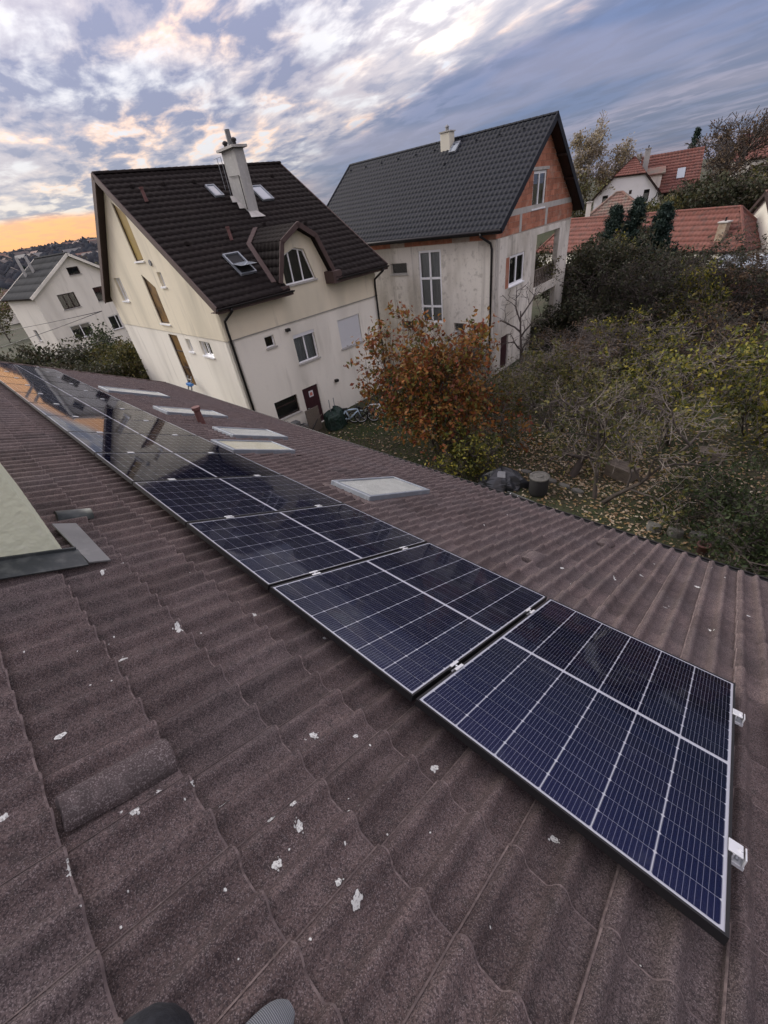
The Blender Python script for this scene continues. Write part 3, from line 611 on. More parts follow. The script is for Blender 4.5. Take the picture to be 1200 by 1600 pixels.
def pipe(parent, pts, r=.05, m=M_BLACKM, name='downpipe'): return MB().tube(pts, r, 8).build(name, m, parent, True)
def roof_window(parent, fn, x0, x1, s0, s1, glass=None, open_=0.):
    b = MB(); t = .06
    def bx(xa, xb, sa_, sb_): b.prism([(xa, sa_), (xb, sa_), (xb, sb_), (xa, sb_)], lambda a, s, h: fn(a, s, .03+h), .09)
    bx(x0, x0+t, s0, s1); bx(x1-t, x1, s0, s1); bx(x0+t, x1-t, s0, s0+t); bx(x0+t, x1-t, s1-t, s1); fr = b.build('roof_window', M_BLUEGREY, parent)
    if not open_: MB().add([fn(a, s, .09) for a, s in R4(x0+t, x1-t, s0+t, s1-t)], [(0, 1, 2, 3)]).build('pane', glass or M_SKYGL2, fr)
    else:
        MB().add([fn(a, s, .05) for a, s in R4(x0+t, x1-t, s0+t, s1-t)], [(0, 1, 2, 3)]).build('opening', M_DARKROOM, fr)
        mid_ = (s0+s1)*.5; b = MB()
        def hf(s): return .10+(mid_-s)*open_
        for xa, xb in ((x0, x0+t), (x1-t, x1)): b.add([fn(xa, s0, hf(s0)), fn(xb, s0, hf(s0)), fn(xb, s1, hf(s1)), fn(xa, s1, hf(s1))], [(0, 1, 2, 3)])
        b.add([fn(x0, s0, hf(s0)), fn(x1, s0, hf(s0)), fn(x1, s0+t, hf(s0+t)), fn(x0, s0+t, hf(s0+t))], [(0, 1, 2, 3)]); b.build('sash', M_BLUEGREY, fr)
        MB().add([fn(x0+t, s0+t, hf(s0+t)), fn(x1-t, s0+t, hf(s0+t)), fn(x1-t, s1, hf(s1)), fn(x0+t, s1, hf(s1))], [(0, 1, 2, 3)]).build('pane', M_SKYGL2, fr)
    return fr
M_SKYGL2 = mat('sky_reflecting_pane', (.30, .34, .38), .06, None, None, .0, 1.)
# ---------------------------------------------------------------- cream house with dormer (left)
OL = Vector((-16.62, 7.32, -.37)); PHL = math.radians(88.27)
lh = empty('cream_house', (OL.x, OL.y, GZ), (0, 0, PHL), 'cream plastered house with dark brown tiled roof, dormer and leaning chimney', 'house')
ZL = OL.z-GZ                                                      # eave height above the ground
Lx, Lw, Lr, G0, F0, FB = 9.35, 7.21, 4.874, .30, .65, 13.85       # roof length, half width, rise, wall faces
GB = -ZL-.3
def lf(a, z, t): return (a, F0+t, z+ZL)                           # front face (faces the garden)
def lg(a, z, t): return (G0+t, a, z+ZL)                           # gable face (faces us)
slope = Lr/Lw
fh_up = [[(3.70, .10), (5.35, .10), (5.0, 1.28), (4.53, 1.40), (3.90, 1.22), (3.72, .85)]]
wall('upper_front_wall', lh, [(G0, -1.31), (9.05, -1.31), (9.05, F0*slope-.2), (6.1, F0*slope-.2), (6.05, .55), (5.48, 1.60), (4.69, 2.05), (3.76, 1.58), (3.3, .55), (3.25, F0*slope-.2), (G0, F0*slope-.2)], fh_up, lf, .25, M_CREAM)
holes = [R4(3.42, 4.64, -3.16, -1.87), R4(6.13, 7.6, -3.22, -1.87), R4(1.98, 2.46, -2.04, -1.57), R4(1.54, 2.85, -5.27, -4.40), R4(3.2, 4.15, -6.3, -4.33)]
def lf2(a, z, t): return (a, F0+.03+t, z+ZL)
wall('lower_front_wall', lh, R4(G0+.03, 9.05, GB, -1.312), holes, lf2, .25, M_WHITE)
ghu = [[(6.24, 1.75), (7.32, 1.72), (7.36, 3.96), (6.24, 3.44)], R4(10.76, 11.8, -.02, 1.09), [(6.2, -.92), (7.38, -.95), (7.35, 1.21), (6.18, .66)], R4(4.85, 5.33, .69, 1.25)]
gaz = lambda y: min(y, 2*Lw-y)*slope-.22
wall('upper_gable_wall', lh, [(F0+.001, -1.31), (FB, -1.31), (FB, gaz(FB)), (Lw, gaz(Lw)), (F0+.001, gaz(F0))], ghu, lg, .25, M_CREAM)
ghl = [R4(6.03, 7.16, -4.0, -1.45), R4(4.62, 5.12, -2.11, -1.53), R4(2.55, 3.6, -2.14, -1.5)]
def lg2(a, z, t): return (G0+.03+t, a, z+ZL)
wall('lower_gable_wall', lh, R4(F0+.03, FB, GB, -1.312), ghl, lg2, .25, M_WHITE)
b = MB(); b.box((G0+.26, FB-.25, 0), (9.05, FB, gaz(FB)+ZL)); b.box((8.8, F0+.3, 0), (9.05, FB-.26, ZL-.1)); b.prism([(F0+.3, -.099), (FB-.3, -.099), (Lw, gaz(Lw))], lambda a, z, t: (9.05-t, a, z+ZL), .25); b.build('rear_walls', M_WHITE, lh)
MB().box((G0+.6, F0+.6, ZL-1.4), (8.7, FB-.4, ZL-1.3)).build('floor_slab', M_CONC, lh)
def lr(x, s, h): c = math.hypot(Lw, Lr); return (x, s*Lw/c-h*Lr/c, s*Lr/c+h*Lw/c+ZL)
def lr2(x, s, h): q = lr(x, s, h); return (Lx-q[0], 2*Lw-q[1], q[2])
SLL = math.hypot(Lw, Lr); yc = lambda s: s*Lw/SLL
def dcut(x, s): y = yc(s); return (x > 3.42) & (x < 5.98) & (y < 1.0) | (x > 3.9) & (x < 5.4) & (y < 2.2)
tiled_slope('roof_tiles', lh, lr, Lx, SLL, M_ROOFB, .30, .36, .022, .024, dcut)
tiled_slope('rear_roof_tiles', lh, lr2, Lx, SLL, M_ROOFB, .30, .36, .03, .03, None, 3)
b = MB()
b.prism([(0, 0), (3.25, 0), (3.25, .7), (3.9, 2.3), (5.5, 2.3), (6.1, .7), (6.1, 0), (Lx, 0), (Lx, SLL), (0, SLL)], lambda a, s, h: lr(a, s, -.02-h), .14)
b.prism(R4(0, Lx, 0, SLL), lambda a, s, h: lr2(a, s, -.02-h), .14); b.build('roof_boarding', M_DBROWN, lh)
for x in np.arange(0.02, Lx, .335):                                 # ridge tiles
    V, F = [], []; n = 7
    for y_, rr in ((0, .115), (.33, .13)):
        for q in range(n): a = math.pi*q/(n-1); V.append((x+y_, Lw-rr*math.cos(a)*1.1, Lr+ZL-.01+rr*math.sin(a)*.85))
    F = [(q, q+1, n+q+1, n+q) for q in range(n-1)]+[tuple(range(n))[::-1], tuple(range(n, 2*n))]
    MB().add(V, F).build('ridge_tile', M_ROOFB, lh, False)
for s_, nm in ((0, 'verge_board'), (1, 'verge_board')):
    for fn_ in (lr, lr2):
        x0 = -.03 if s_ == 0 else Lx-.02
        MB().prism([(0, -.20), (SLL, -.20), (SLL, .06), (0, .06)], lambda a, h, t: fn_(x0+t, a, h), .05).build('verge_board', M_BROWN, lh)
for (x0, x1) in ((-.03, 3.55), (6.0, Lx+.02)):
    V, F = [], []; n = 7
    for x in (x0, x1):
        for q in range(n): a = math.pi+math.pi*q/(n-1); V.append((x, -.06+.07*math.cos(a), ZL-.02+.07*math.sin(a)))
    MB().add(V, [(q, q+1, n+q+1, n+q) for q in range(n-1)]).build('gutter', M_BLACKM, lh, True)
    MB().box((x0+.03, .012, ZL-.19), (x1, .05, ZL-.03)).build('fascia', M_BROWN, lh); MB().box((x0+.06, .051, ZL-.18), (x1, F0-.002, ZL-.155)).build('soffit', M_BROWN, lh)
pipe(lh, [(.55, -.06, ZL-.08), (.55, -.06, ZL-.18), (.42, F0-.10, ZL-.55), (.42, F0-.07, ZL-.8), (.42, F0-.06, .1)])
pipe(lh, [(8.95, -.06, ZL-.08), (8.95, -.06, ZL-.18), (8.9, F0-.10, ZL-.55), (8.9, F0-.07, ZL-.8), (8.9, F0-.06, .1)])
MB().prism([(0, 0), (.04, 0), (.04, .04), (0, .04)], lambda a, c_, t: (G0-.01+a+t, F0-.03, ZL-1.33+c_), 8.7).build('storey_band', M_SILL, lh)
# dormer
dor = MB(); fpts = [(3.18, .30), (3.70, 1.70), (4.69, 2.22), (5.52, 1.72), (6.18, .30)]; back = [(y_/slope) for _, y_ in fpts]
yf = .30
for i in range(4):
    a, c = fpts[i], fpts[i+1]; ya, yb_ = max(back[i], yf+.02), max(back[i+1], yf+.02); n_ = Vector((-(c[1]-a[1]), 0, c[0]-a[0])).normalized()*.10
    q = [Vector((a[0], yf, a[1]+ZL)), Vector((c[0], yf, c[1]+ZL)), Vector((c[0], yb_+.15, c[1]+ZL)), Vector((a[0], ya+.15, a[1]+ZL))]
    dor.add([*q, *[p+n_*-1 for p in q]], [(0, 1, 2, 3), (7, 6, 5, 4), (0, 4, 5, 1), (1, 5, 6, 2), (2, 6, 7, 3), (3, 7, 4, 0)])
dm = dor.build('dormer', M_ROOFB, lh)
for i in range(4):                                                # tile courses on the dormer roof
    a, c = Vector((fpts[i][0], 0, fpts[i][1]+ZL)), Vector((fpts[i+1][0], 0, fpts[i+1][1]+ZL))
    if i > 1: a, c = c, a
    e = c-a; ln = e.length; e.normalize(); nn_ = Vector((-e.z, 0, e.x)) if i < 2 else Vector((e.z, 0, -e.x)); ba, bc = (back[i], back[i+1]) if i < 2 else (back[i+1], back[i])
    tiled_slope('dormer_tiles', dm, lambda x, s, h: tuple(a+e*s+nn_*(h+.012)+Vector((0, yf+.04+x, 0))), max(back)-yf, ln, M_ROOFB, .3, .3, .02, .022,
                lambda X, S: X > (ba+(bc-ba)*S/ln-yf+.05))
b = MB()
for i in range(4):
    a, c = fpts[i], fpts[i+1]; n_ = Vector((-(c[1]-a[1]), c[0]-a[0])).normalized()
    b.prism([(a[0]-n_.x*.14, a[1]-n_.y*.14), (c[0]-n_.x*.14, c[1]-n_.y*.14), (c[0]+n_.x*.05, c[1]+n_.y*.05), (a[0]+n_.x*.05, a[1]+n_.y*.05)], lambda a_, z, t: (a_, yf-.05+t, z+ZL), .05)
    b.add([(a[0], yf, a[1]+ZL-.1), (c[0], yf, c[1]+ZL-.1), (c[0], F0+.05, c[1]+ZL-.1), (a[0], F0+.05, a[1]+ZL-.1)], [(0, 1, 2, 3)])
b.build('dormer_bargeboard', M_BROWN, dm)
for p0, p1 in (((3.18, .30), (3.70, 1.70)), ((3.70, 1.70), (4.69, 2.22))):   # valley flashing on the left cheek
    A_, B_ = Vector((p0[0]-.05, p0[1]/slope, p0[1]+ZL+.07)), Vector((p1[0]-.05, p1[1]/slope, p1[1]+ZL+.07)); w_ = Vector((-.22, .02, .0))
    MB().add([A_, B_, B_+w_, A_+w_, A_+Vector((0, 0, -.03)), B_+Vector((0, 0, -.03)), B_+w_+Vector((0, 0, -.03)), A_+w_+Vector((0, 0, -.03))], [(0, 1, 2, 3), (7, 6, 5, 4), (0, 4, 5, 1), (2, 6, 7, 3)]).build('valley_flashing', M_BROWN, dm)
MB().box((5.85, .0, ZL-.20), (6.35, F0-.003, ZL+.28)).build('dormer_foot', M_BROWN, dm)
MB().box((3.1, .05, ZL-.20), (3.45, F0-.003, ZL+.16)).build('dormer_foot', M_BROWN, dm)
window(lh, lf, fh_up[0], (4.18, 4.72), (), None, M_DARKROOM, .055, .10)
window(lh, lf2, holes[0], (4.03,), (), None, M_CURTAIN, .06, .10)
MB().prism(R4(3.42, 4.64, -2.02, -1.87), lambda a, z, t: lf2(a, z, .02+t), .08).build('shutter_box', M_SHUTTER, lh)
sh = window(lh, lf2, holes[1], (), (), None, M_DARKROOM, .05, .12)
for k in range(26):
    z0 = -3.2+k*.0505; MB().prism(R4(6.15, 7.58, z0, z0+.046), lambda a, z, t: lf2(a, z, .04+t), .02).build('shutter_slat', M_SHUTTER, sh)
window(lh, lf2, holes[2], (), (), None, M_DARKROOM, .05, .1)
window(lh, lf2, holes[3], (), (-4.72,), M_DBROWN, M_DARKROOM, .05, .1)
dr = MB().prism(R4(3.2, 4.15, -6.3, -4.33), lambda a, z, t: lf2(a, z, .07+t), .05).build('door', M_DOOR, lh)
MB().prism(R4(3.58, 3.84, -4.86, -4.56), lambda a, z, t: lf2(a, z, .06+t), .008).build('notice', M_SHUTTER, dr)
MB().prism([(3.63, -4.80), (3.79, -4.80), (3.79, -4.64), (3.63, -4.64)], lambda a, z, t: lf2(a, z, .055+t), .004).build('notice_symbol', mat('pale_red_print', (.5, .16, .12), .6), dr)
MB().tube([lf2(3.28, -5.35, .02), lf2(3.40, -5.35, .02)], .014, 6).build('handle', M_GREYM, dr)
for hp, bm in ((ghu[0], M_AMBER), (ghu[2], M_AMBERD)):
    b = window(lh, lg, hp, (), (), M_DBROWN, None, .035, .05, True, bm, 'window', M_PVC)
window(lh, lg, ghu[1], (11.3,), (), None, M_CURTAIN, .06, .12, True, M_GLASS, 'window', M_PVC)
window(lh, lg, ghu[3], (), (), None, M_CURTAIN, .05, .12, True, M_GLASS, 'window', M_PVC)
window(lh, lg2, ghl[0], (), (-2.25, -3.1), M_DBROWN, None, .035, .05, False, M_AMBERD)
window(lh, lg2, ghl[1], (), (), None, M_CURTAIN, .05, .12, True, M_GLASS, 'window', M_PVC)
window(lh, lg2, ghl[2], (3.08,), (), None, M_DARKROOM, .07, .08, True, M_GLASS, 'window', M_PVC)
MB().tube([lg(5.55, 1.62, .02), lg(5.55, 1.62, -.05)], .12, 14).build('round_vent', M_GREYM, lh)
MB().box((G0+2.8, F0-.16, ZL-1.62), (G0+2.98, F0+.02, ZL-1.50)).build('wall_lamp', M_BLACKM, lh); MB().box((5.25, F0-.14, ZL-4.62), (5.42, F0+.02, ZL-4.50)).build('wall_lamp', M_BLACKM, lh)
# chimney
ch = MB(); ch.box((4.98, 4.12, 2.2+ZL), (5.45, 5.25, 5.12+ZL)); cho = ch.build('chimney', M_CHIM, lh, False, .02)
MB().box((4.84, 3.98, 5.121+ZL), (5.59, 5.39, 5.21+ZL)).build('chimney_cap', M_CONC, cho)
MB().tube([(5.2, 4.65, 5.2+ZL), (5.2, 4.65, 5.78+ZL)], .11, 14).build('flue_pipe', M_ZINC, cho)
for y in (4.32, 5.08): MB().lathe([(.08, 0), (.08, .14), (.12, .15), (.12, .22), (.05, .27)], (5.2, y, 5.21+ZL), 12).build('flue_cowl', M_BLACKM, cho)
for k, (x, y, a) in enumerate(((5.0, 3.93, 1), (4.86, 4.5, 1), (4.82, 4.9, .8))):
    MB().add([(x-.2, y-.1, (y-.1)*slope+ZL+.09), (x+.55*a, y-.14, (y-.14)*slope+ZL+.09), (x+.35*a, y+.2, (y+.2)*slope+ZL+.13), (x-.05, y+.25, (y+.25)*slope+ZL+.11)], [(0, 1, 2, 3)]).build('mortar_smear', M_CONC, cho)
MB().tube([(4.93, 5.0, 4.25+ZL), (4.93, 4.2, 4.2+ZL), (4.93, 4.2, 3.0+ZL)], .018, 6).build('lightning_cable', M_BLACKM, cho)
for y in (5.35, 5.7): MB().tube([(4.95, y, 3.6+ZL), (4.95, y, 5.0+ZL), (4.95, y+.3, 5.0+ZL)], .014, 6).build('chimney_ladder', M_GREYM, cho)
ys = lambda y: y*SLL/Lw
roof_window(lh, lr, 4.1, 4.56, ys(5.27), ys(5.98)); roof_window(lh, lr, 6.2, 6.85, ys(4.75), ys(5.68)); roof_window(lh, lr, 1.98, 2.72, ys(1.10), ys(2.19), None, .55)
for (x, y) in ((1.07, 5.44), (2.99, 2.88)):
    q = Vector(lr(x, ys(y), .02)); MB().tube([q, q+Vector((0, .06, .42)), q+Vector((0, .06, .43)), q+Vector((0, .06, .50))], [.075, .06, .085, .085], 10).build('vent_pipe', M_PIPEBR, lh)
for (x, y) in ((1.01, 6.29), (2.39, 6.28), (3.82, 6.28), (5.25, 6.29), (6.7, 6.28), (8.1, 6.28), (1.08, 3.04), (3.3, 3.3), (7.2, 3.1), (5.1, 3.4)):
    q = lr(x, ys(y), .0); b = MB(); b.lathe([(.10, 0), (.09, .10), (.05, .14)], q, 8); b.build('vent_tile', M_ROOFB, lh)
# ---------------------------------------------------------------- half-finished brick house (right)
OR_ = Vector((-11.71, 19.42, .45)); PHR = .0563446
rh = empty('unfinished_house', (OR_.x, OR_.y, GZ), (0, 0, PHR), 'half finished house with anthracite roof and bare red brick gable', 'house')
ZR = OR_.z-GZ; Rx_, Rw, Rr = 13.58, 5.50, 3.9975; SLR = math.hypot(Rw, Rr); sr = Rr/Rw; E0, E1, XG, XB = .525, 10.45, -.5, -13.1
def rf(a, z, t): return (a, E0+t, z+ZR)
def rg(a, z, t): return (XG-t, a, z+ZR)
fh = [R4(-5.04, -3.60, -4.21, -.63), R4(-7.0, -5.86, -1.68, -1.14), R4(-2.9, -2.23, -4.63, -4.18), R4(-1.74, -1.02, -4.69, -4.20), R4(-6.6, -5.7, -4.65, -4.18), R4(-9.6, -8.4, -2.4, -1.2)]
wall('front_wall', rh, R4(XB, XG, -ZR-.3, -.42), fh, rf, .3, M_RAWPL)
gh = [R4(2.12, 3.94, -2.72, -1.32), R4(5.42, 8.75, -3.45, -.78), [(5.5, -ZR-.25), (9.0, -ZR-.25), (9.0, -3.88), (5.5, -3.88)], R4(1.5, 2.45, -6.9, -5.1)]
wall('gable_wall', rh, [(E0+.002, -ZR-.3), (E1, -ZR-.3), (E1, -.52), (E0+.002, -.42)], gh, rg, .3, M_RAWPL)
wall('brick_gable', rh, [(E0+.02, -.418), (E1, -.515), (E1, (2*Rw-E1)*sr-.2), (Rw, Rr-.25), (E0+.02, E0*sr-.2)], [R4(4.41, 6.05, .43, 1.97)], lambda a, z, t: rg(a, z, .02+t), .26, M_MORTAR)
bgw = rh.children[-1]
def block(a0, a1, z0, z1, zt0, zt1, fn, par):
    p = [(a0, z0), (a1, z0), (a1, min(z1, zt1)), (a0, min(z1, zt0))]
    if min(z1, zt1)-z0 < .02 and min(z1, zt0)-z0 < .02: return
    j = random.uniform(-.004, .004)
    MB().prism([(x, max(y, z0)) for x, y in p], lambda a, z, t: fn(a, z, -.002+j+t), .06).build('clay_block', M_BLOCK, par)
def fill(z0, z1, sp, fn, par, top, off=0., bw=.5):
    """one course of blocks over the spans sp"""
    for (s0, s1) in sp:
        x = s0+(off if off < s1-s0 else 0.)
        if off > .05 and s1-s0 > off: block(s0, x-.012, z0, z1, top(s0), top(x-.012), fn, par)
        while x < s1-.04:
            e = min(x+bw-.012, s1); block(x, e, z0, z1, top(x), top(e), fn, par); x += bw
gt = lambda y: min(y, 2*Rw-y)*sr-.22
z = -.40; row = 0
while z < Rr-.4:
    z1 = z+.238; lo = max(E0+.02, (z+.22)/sr+.02); hi = min(E1, 2*Rw-(z+.22)/sr-.02); sp = [(lo, hi)]
    if z1 > .46 and z < .74-.0 and .36 < z+.1 < .70: z += .25; row += 1; continue          # ring beam
    if z1 > .43 and z < 1.97: sp = [(lo, 4.40), (6.06, hi)]
    elif z < .36: sp = [(lo, 3.05), (3.33, 6.3), (6.62, hi)]
    if hi-lo > .15: fill(z, z1, [s for s in sp if s[1]-s[0] > .08], lambda a, zz, t: rg(a, zz, t), bgw, gt, .25*(row % 2))
    z += .25; row += 1
for (a0, a1) in ((3.06, 3.32), (6.31, 6.61)): MB().prism(R4(a0, a1, -.415, .34), lambda a, zz, t: rg(a, zz, -.004+t), .05).build('concrete_column', M_CONC, bgw)
MB().prism([(E0+.7, .345), (E1-.25, .345), (E1-.45, .60), (E0+.95, .60)], lambda a, zz, t: rg(a, zz, -.006+t), .06).build('ring_beam', M_CONC, bgw)
# brick course under the eave on the front
wb = wall('front_brick_course', rh, R4(XB, XG-.03, -.418, E0*sr-.2), [], lambda a, z, t: rf(a, z, .02+t), .26, M_MORTAR)
x = -12.9
while x < XG-.1:
    if not (-7.4 < x < -6.2 or -3.4 < x < -2.3): block(x, min(x+.488, XG-.03), -.405, -.165, 9, 9, rf, wb)
    x += .5
MB().prism(R4(1.72, 2.11, -2.75, -1.35), lambda a, z, t: rg(a, z, -.004+t), .02).build('exposed_brick', M_BLOCK, rh)
MB().box((XB, E0+.31, 0), (XB+.3, E1, ZR-.4)).build('far_wall', M_RAWPL, rh)
MB().box((XB+.31, E1-.3, 0), (-3.4, E1, ZR-.3)).build('rear_wall', M_RAWPL, rh)
MB().box((-3.4, 5.12, 0), (-3.1, E1-.31, ZR-.4)).build('loggia_wall', M_RAWPL, rh); MB().box((-3.09, 5.12, 0), (XG-.31, 5.40, ZR-.4)).build('loggia_wall', M_RAWPL, rh)
MB().box((-3.09, 5.41, ZR-3.86), (XG-.31, E1, ZR-3.47)).build('loggia_floor', M_CONC, rh); MB().box((-3.09, 5.41, ZR-.77), (XG-.31, E1, ZR-.5)).build('loggia_ceiling', M_CONC, rh)
MB().box((XB+.31, E0+.31, ZR-.6), (-3.41, E1-.31, ZR-.5)).build('floor_slab', M_CONC, rh)
b = MB(); b.tube([rg(5.42, -2.55, .15), rg(8.75, -2.55, .15)], .03, 6)
for k in range(14): b.box((XG-.17, 5.5+k*.24, ZR-3.44), (XG-.14, 5.62+k*.24, ZR-2.56))
b.build('balustrade', M_WOOD, rh)
def rr(x, s, h): c = SLR; return (x, s*Rw/c-h*Rr/c, s*Rr/c+h*Rw/c+ZR)
def rr2(x, s, h): q = rr(x, s, h); return (-Rx_-q[0], 2*Rw-q[1], q[2])
tiled_slope('roof_sheet', rh, lambda x, s, h: rr(x-Rx_, s, h), Rx_, SLR, M_ROOFA, .24, .35, .020, .026)
tiled_slope('rear_roof_sheet', rh, lambda x, s, h: rr2(x-Rx_, s, h), Rx_, SLR, M_ROOFA, .24, .35, .03, .022, None, 3)
b = MB(); b.prism(R4(-Rx_, 0, 0, SLR), lambda a, s, h: rr(a, s, -.02-h), .13); b.prism(R4(-Rx_, 0, 0, SLR), lambda a, s, h: rr2(a, s, -.02-h), .13); b.build('roof_boarding', M_DBROWN, rh)
for fn_, sg in ((rr, 0), (rr2, -Rx_)):
    for x0 in (-.03, -Rx_-.02): MB().prism([(0, -.20), (SLR, -.20), (SLR, .07), (0, .07)], lambda a, h, t: fn_((x0 if sg == 0 else -Rx_-x0-.05)+t, a, h), .05).build('verge_trim', M_ROOFA, rh)
for k in range(40):
    x = -Rx_+k*.34; V, F = [], []; n = 6
    for y_, r_ in ((0, .09), (.335, .10)):
        for q in range(n): a = math.pi*q/(n-1); V.append((x+y_, Rw-r_*math.cos(a), Rr+ZR+r_*math.sin(a)*.8))
    MB().add(V, [(q, q+1, n+q+1, n+q) for q in range(n-1)]).build('ridge_cap', M_ROOFA, rh)
MB().box((-Rx_, .01, ZR-.17), (0, .05, ZR-.02)).build('fascia', M_BLACKM, rh)
MB().tube([(-Rx_, -.06, ZR-.04), (0, -.06, ZR-.04)], .065, 8).build('gutter', M_BLACKM, rh, True)
pipe(rh, [(-1.0, -.06, ZR-.08), (-1.0, -.06, ZR-.2), (-.72, E0-.09, ZR-.55), (-.66, E0-.07, ZR-.8), (-.66, E0-.07, .1)], .055)
for (y, zz) in ((2.2, .1), (8.6, .1), (7.2, 1.6)): MB().tube([rg(y, sr*min(y, 2*Rw-y)-.25, .1), (0, y, ZR+sr*min(y, 2*Rw-y)-.25)], .06, 6).build('purlin_end', M_DBROWN, rh)
window(rh, rf, fh[0], (-4.32,), (-1.95, -3.35), None, M_CURTAIN, .11, .05, False)
for h_ in fh[1:5]: window(rh, rf, h_, (), (), M_SILL, M_DARKROOM, .04, .12)
window(rh, rf, fh[5], (-9.0,), (), None, M_DARKROOM)
window(rh, rg, gh[0], (3.0,), (), None, M_DARKROOM, .12, .04, True, M_GLASS, 'window', M_PVC)
window(rh, lambda a, z, t: rg(a, z, .02+t), R4(4.41, 6.05, .43, 1.97), (5.2,), (), None, M_DARKROOM, .12, .03, True, M_GLASS, 'window', M_PVC)
MB().prism(R4(1.5, 2.45, -6.9, -5.1), lambda a, z, t: rg(a, z, .1+t), .05).build('door', M_DOOR, rh)
MB().prism(R4(4.2, 6.3, 1.99, 2.12), lambda a, z, t: rg(a, z, -.02+t), .05).build('lintel', M_CONC, rh)
ch = MB().box((-6.15, 4.85, ZR+3.2), (-5.55, 5.35, ZR+4.30)).build('chimney', mat('cream_chimney', (.62, .60, .50), .9), rh, False, .02)
MB().box((-6.2, 4.80, ZR+4.301), (-5.5, 5.40, ZR+4.35)).build('chimney_cap', M_CONC, ch); MB().lathe([(.09, 0), (.09, .16), (.13, .17), (.03, .26)], (-5.85, 5.1, ZR+4.35), 12).build('flue_cowl', M_ZINC, ch)
roof_window(rh, rr, -5.45, -5.02, 4.58*SLR/Rw, 5.15*SLR/Rw)
for k in range(10): MB().lathe([(.07, 0), (.07, .09), (.03, .12)], rr(-1.44-k*1.3, 5.0*SLR/Rw, .0), 8).build('roof_vent', M_ROOFA, rh)
MB().lathe([(.07, 0), (.07, .09), (.03, .12)], rr(-5.39, 3.98*SLR/Rw, .0), 8).build('roof_vent', M_ROOFA, rh)
# ================================================================== houses farther off
def simple_house(name, loc, rz, label, w_, d_, he, hr_, wallm, roofm, over=.35, hip=0., windows=(), cat='house', course=.35, group=None):
    """ridge along local x; front wall at y=0 faces -y; windows: (face, a0, a1, z0, z1, mullions)"""
    r = empty(name, loc, (0, 0, rz), label, cat, group)
    F_ = {'f': lambda a, z, t: (a, t, z), 'r': lambda a, z, t: (w_-t, a, z), 'l': lambda a, z, t: (t, a, z), 'b': lambda a, z, t: (a, d_-t, z)}
    gab = hip == 0
    for k in 'frlb':
        L = w_ if k in 'fb' else d_; fn = F_[k]; hs = [R4(*q[1:5]) for q in windows if q[0] == k]
        e = .0 if k in 'fb' else .202
        out = [(e, -.5), (L-e, -.5), (L-e, he), (e, he)]
        if gab and k in 'rl': out = [(e, -.5), (L-e, -.5), (L-e, he), (L/2, he+hr_*(1-.0)), (e, he)]
        wall('wall', r, out, hs, fn, .2, wallm)
        for q in windows:
            if q[0] == k: window(r, fn, R4(*q[1:5]), q[5] if len(q) > 5 else (), (), q[6] if len(q) > 6 else M_PVC, M_DARKROOM, .07, .08)
    half = d_/2+over; rise = hr_*half/(d_/2); z0 = he-(rise-hr_)+.06; sl_ = math.hypot(half, rise); top = z0+rise
    def f1(x, s, h): return (x-over, -over+s*half/sl_-h*rise/sl_, z0+s*rise/sl_+h*half/sl_)
    def f2(x, s, h): q = f1(x, s, h); return (w_-q[0], d_-q[1], q[2])
    Lr_ = w_+2*over
    cut = None if gab else (lambda X, S: (X < hip*S/sl_) | (X > Lr_-hip*S/sl_))
    fl_ = roofm is M_ROOFG
    for fn in (f1, f2): tiled_slope('roof_tiles', r, fn, Lr_, sl_, roofm, .3, course, .012 if fl_ else .03, .01 if fl_ else .03, cut, 4)
    b = MB()
    for fn in (f1, f2): b.prism([(0, 0), (Lr_, 0), (Lr_-hip, sl_), (hip, sl_)], lambda a, s, h: fn(a, s, -.01-h), .12)
    if not gab:
        for sg in (0, 1):
            def f3(x, s, h): p = (-over+s*hip/sl3, -over+x, z0+s*rise/sl3+h); return p if sg == 0 else (w_-p[0], d_-p[1], p[2])
            sl3 = math.hypot(hip, rise); W3 = d_+2*over
            tiled_slope('hip_tiles', r, f3, W3, sl3, roofm, .3, course, .03, .03, lambda X, S: (X < half*S/sl3) | (X > W3-half*S/sl3), 4)
            b.add([f3(0, 0, -.02), f3(W3, 0, -.02), f3(half, sl3, -.02)], [(0, 1, 2)])
    b.build('roof_boarding', M_DBROWN, r)
    if gab:
        for fn in (f1, f2):
            for x0 in (-.02, Lr_-.03): MB().prism([(0, -.16), (sl_, -.16), (sl_, .06), (0, .06)], lambda a, h, t: fn(x0+t, a, h), .05).build('verge_board', wallm if roofm is M_ROOFG else M_DBROWN, r)
    rt_ = MB(); x0, x1 = -over+hip, w_+over-hip
    rt_.tube([(x0, d_/2, top+.02), (x1, d_/2, top+.02)], .11, 6)
    if not gab:
        for a in ((-over, -over), (-over, d_+over)): rt_.tube([(a[0], a[1], z0+.05), (x0, d_/2, top+.03)], .10, 6)
        for a in ((w_+over, -over), (w_+over, d_+over)): rt_.tube([(a[0], a[1], z0+.05), (x1, d_/2, top+.03)], .10, 6)
    rt_.build('ridge_tiles', roofm, r)
    r['_f'] = 0; del r['_f']
    return r, f1
def chimney(par, x, y, z0, z1, w_=.45, m=M_CHIM):
    c = MB().box((x-w_/2, y-w_/2, z0), (x+w_/2, y+w_/2, z1)).build('chimney', m, par); MB().box((x-w_/2-.07, y-w_/2-.07, z1), (x+w_/2+.07, y+w_/2+.07, z1+.08)).build('chimney_cap', M_CONC, c)
    MB().lathe([(.06, 0), (.06, .25)], (x, y, z1+.08), 8).build('flue_pipe', M_BLACKM, c); return c
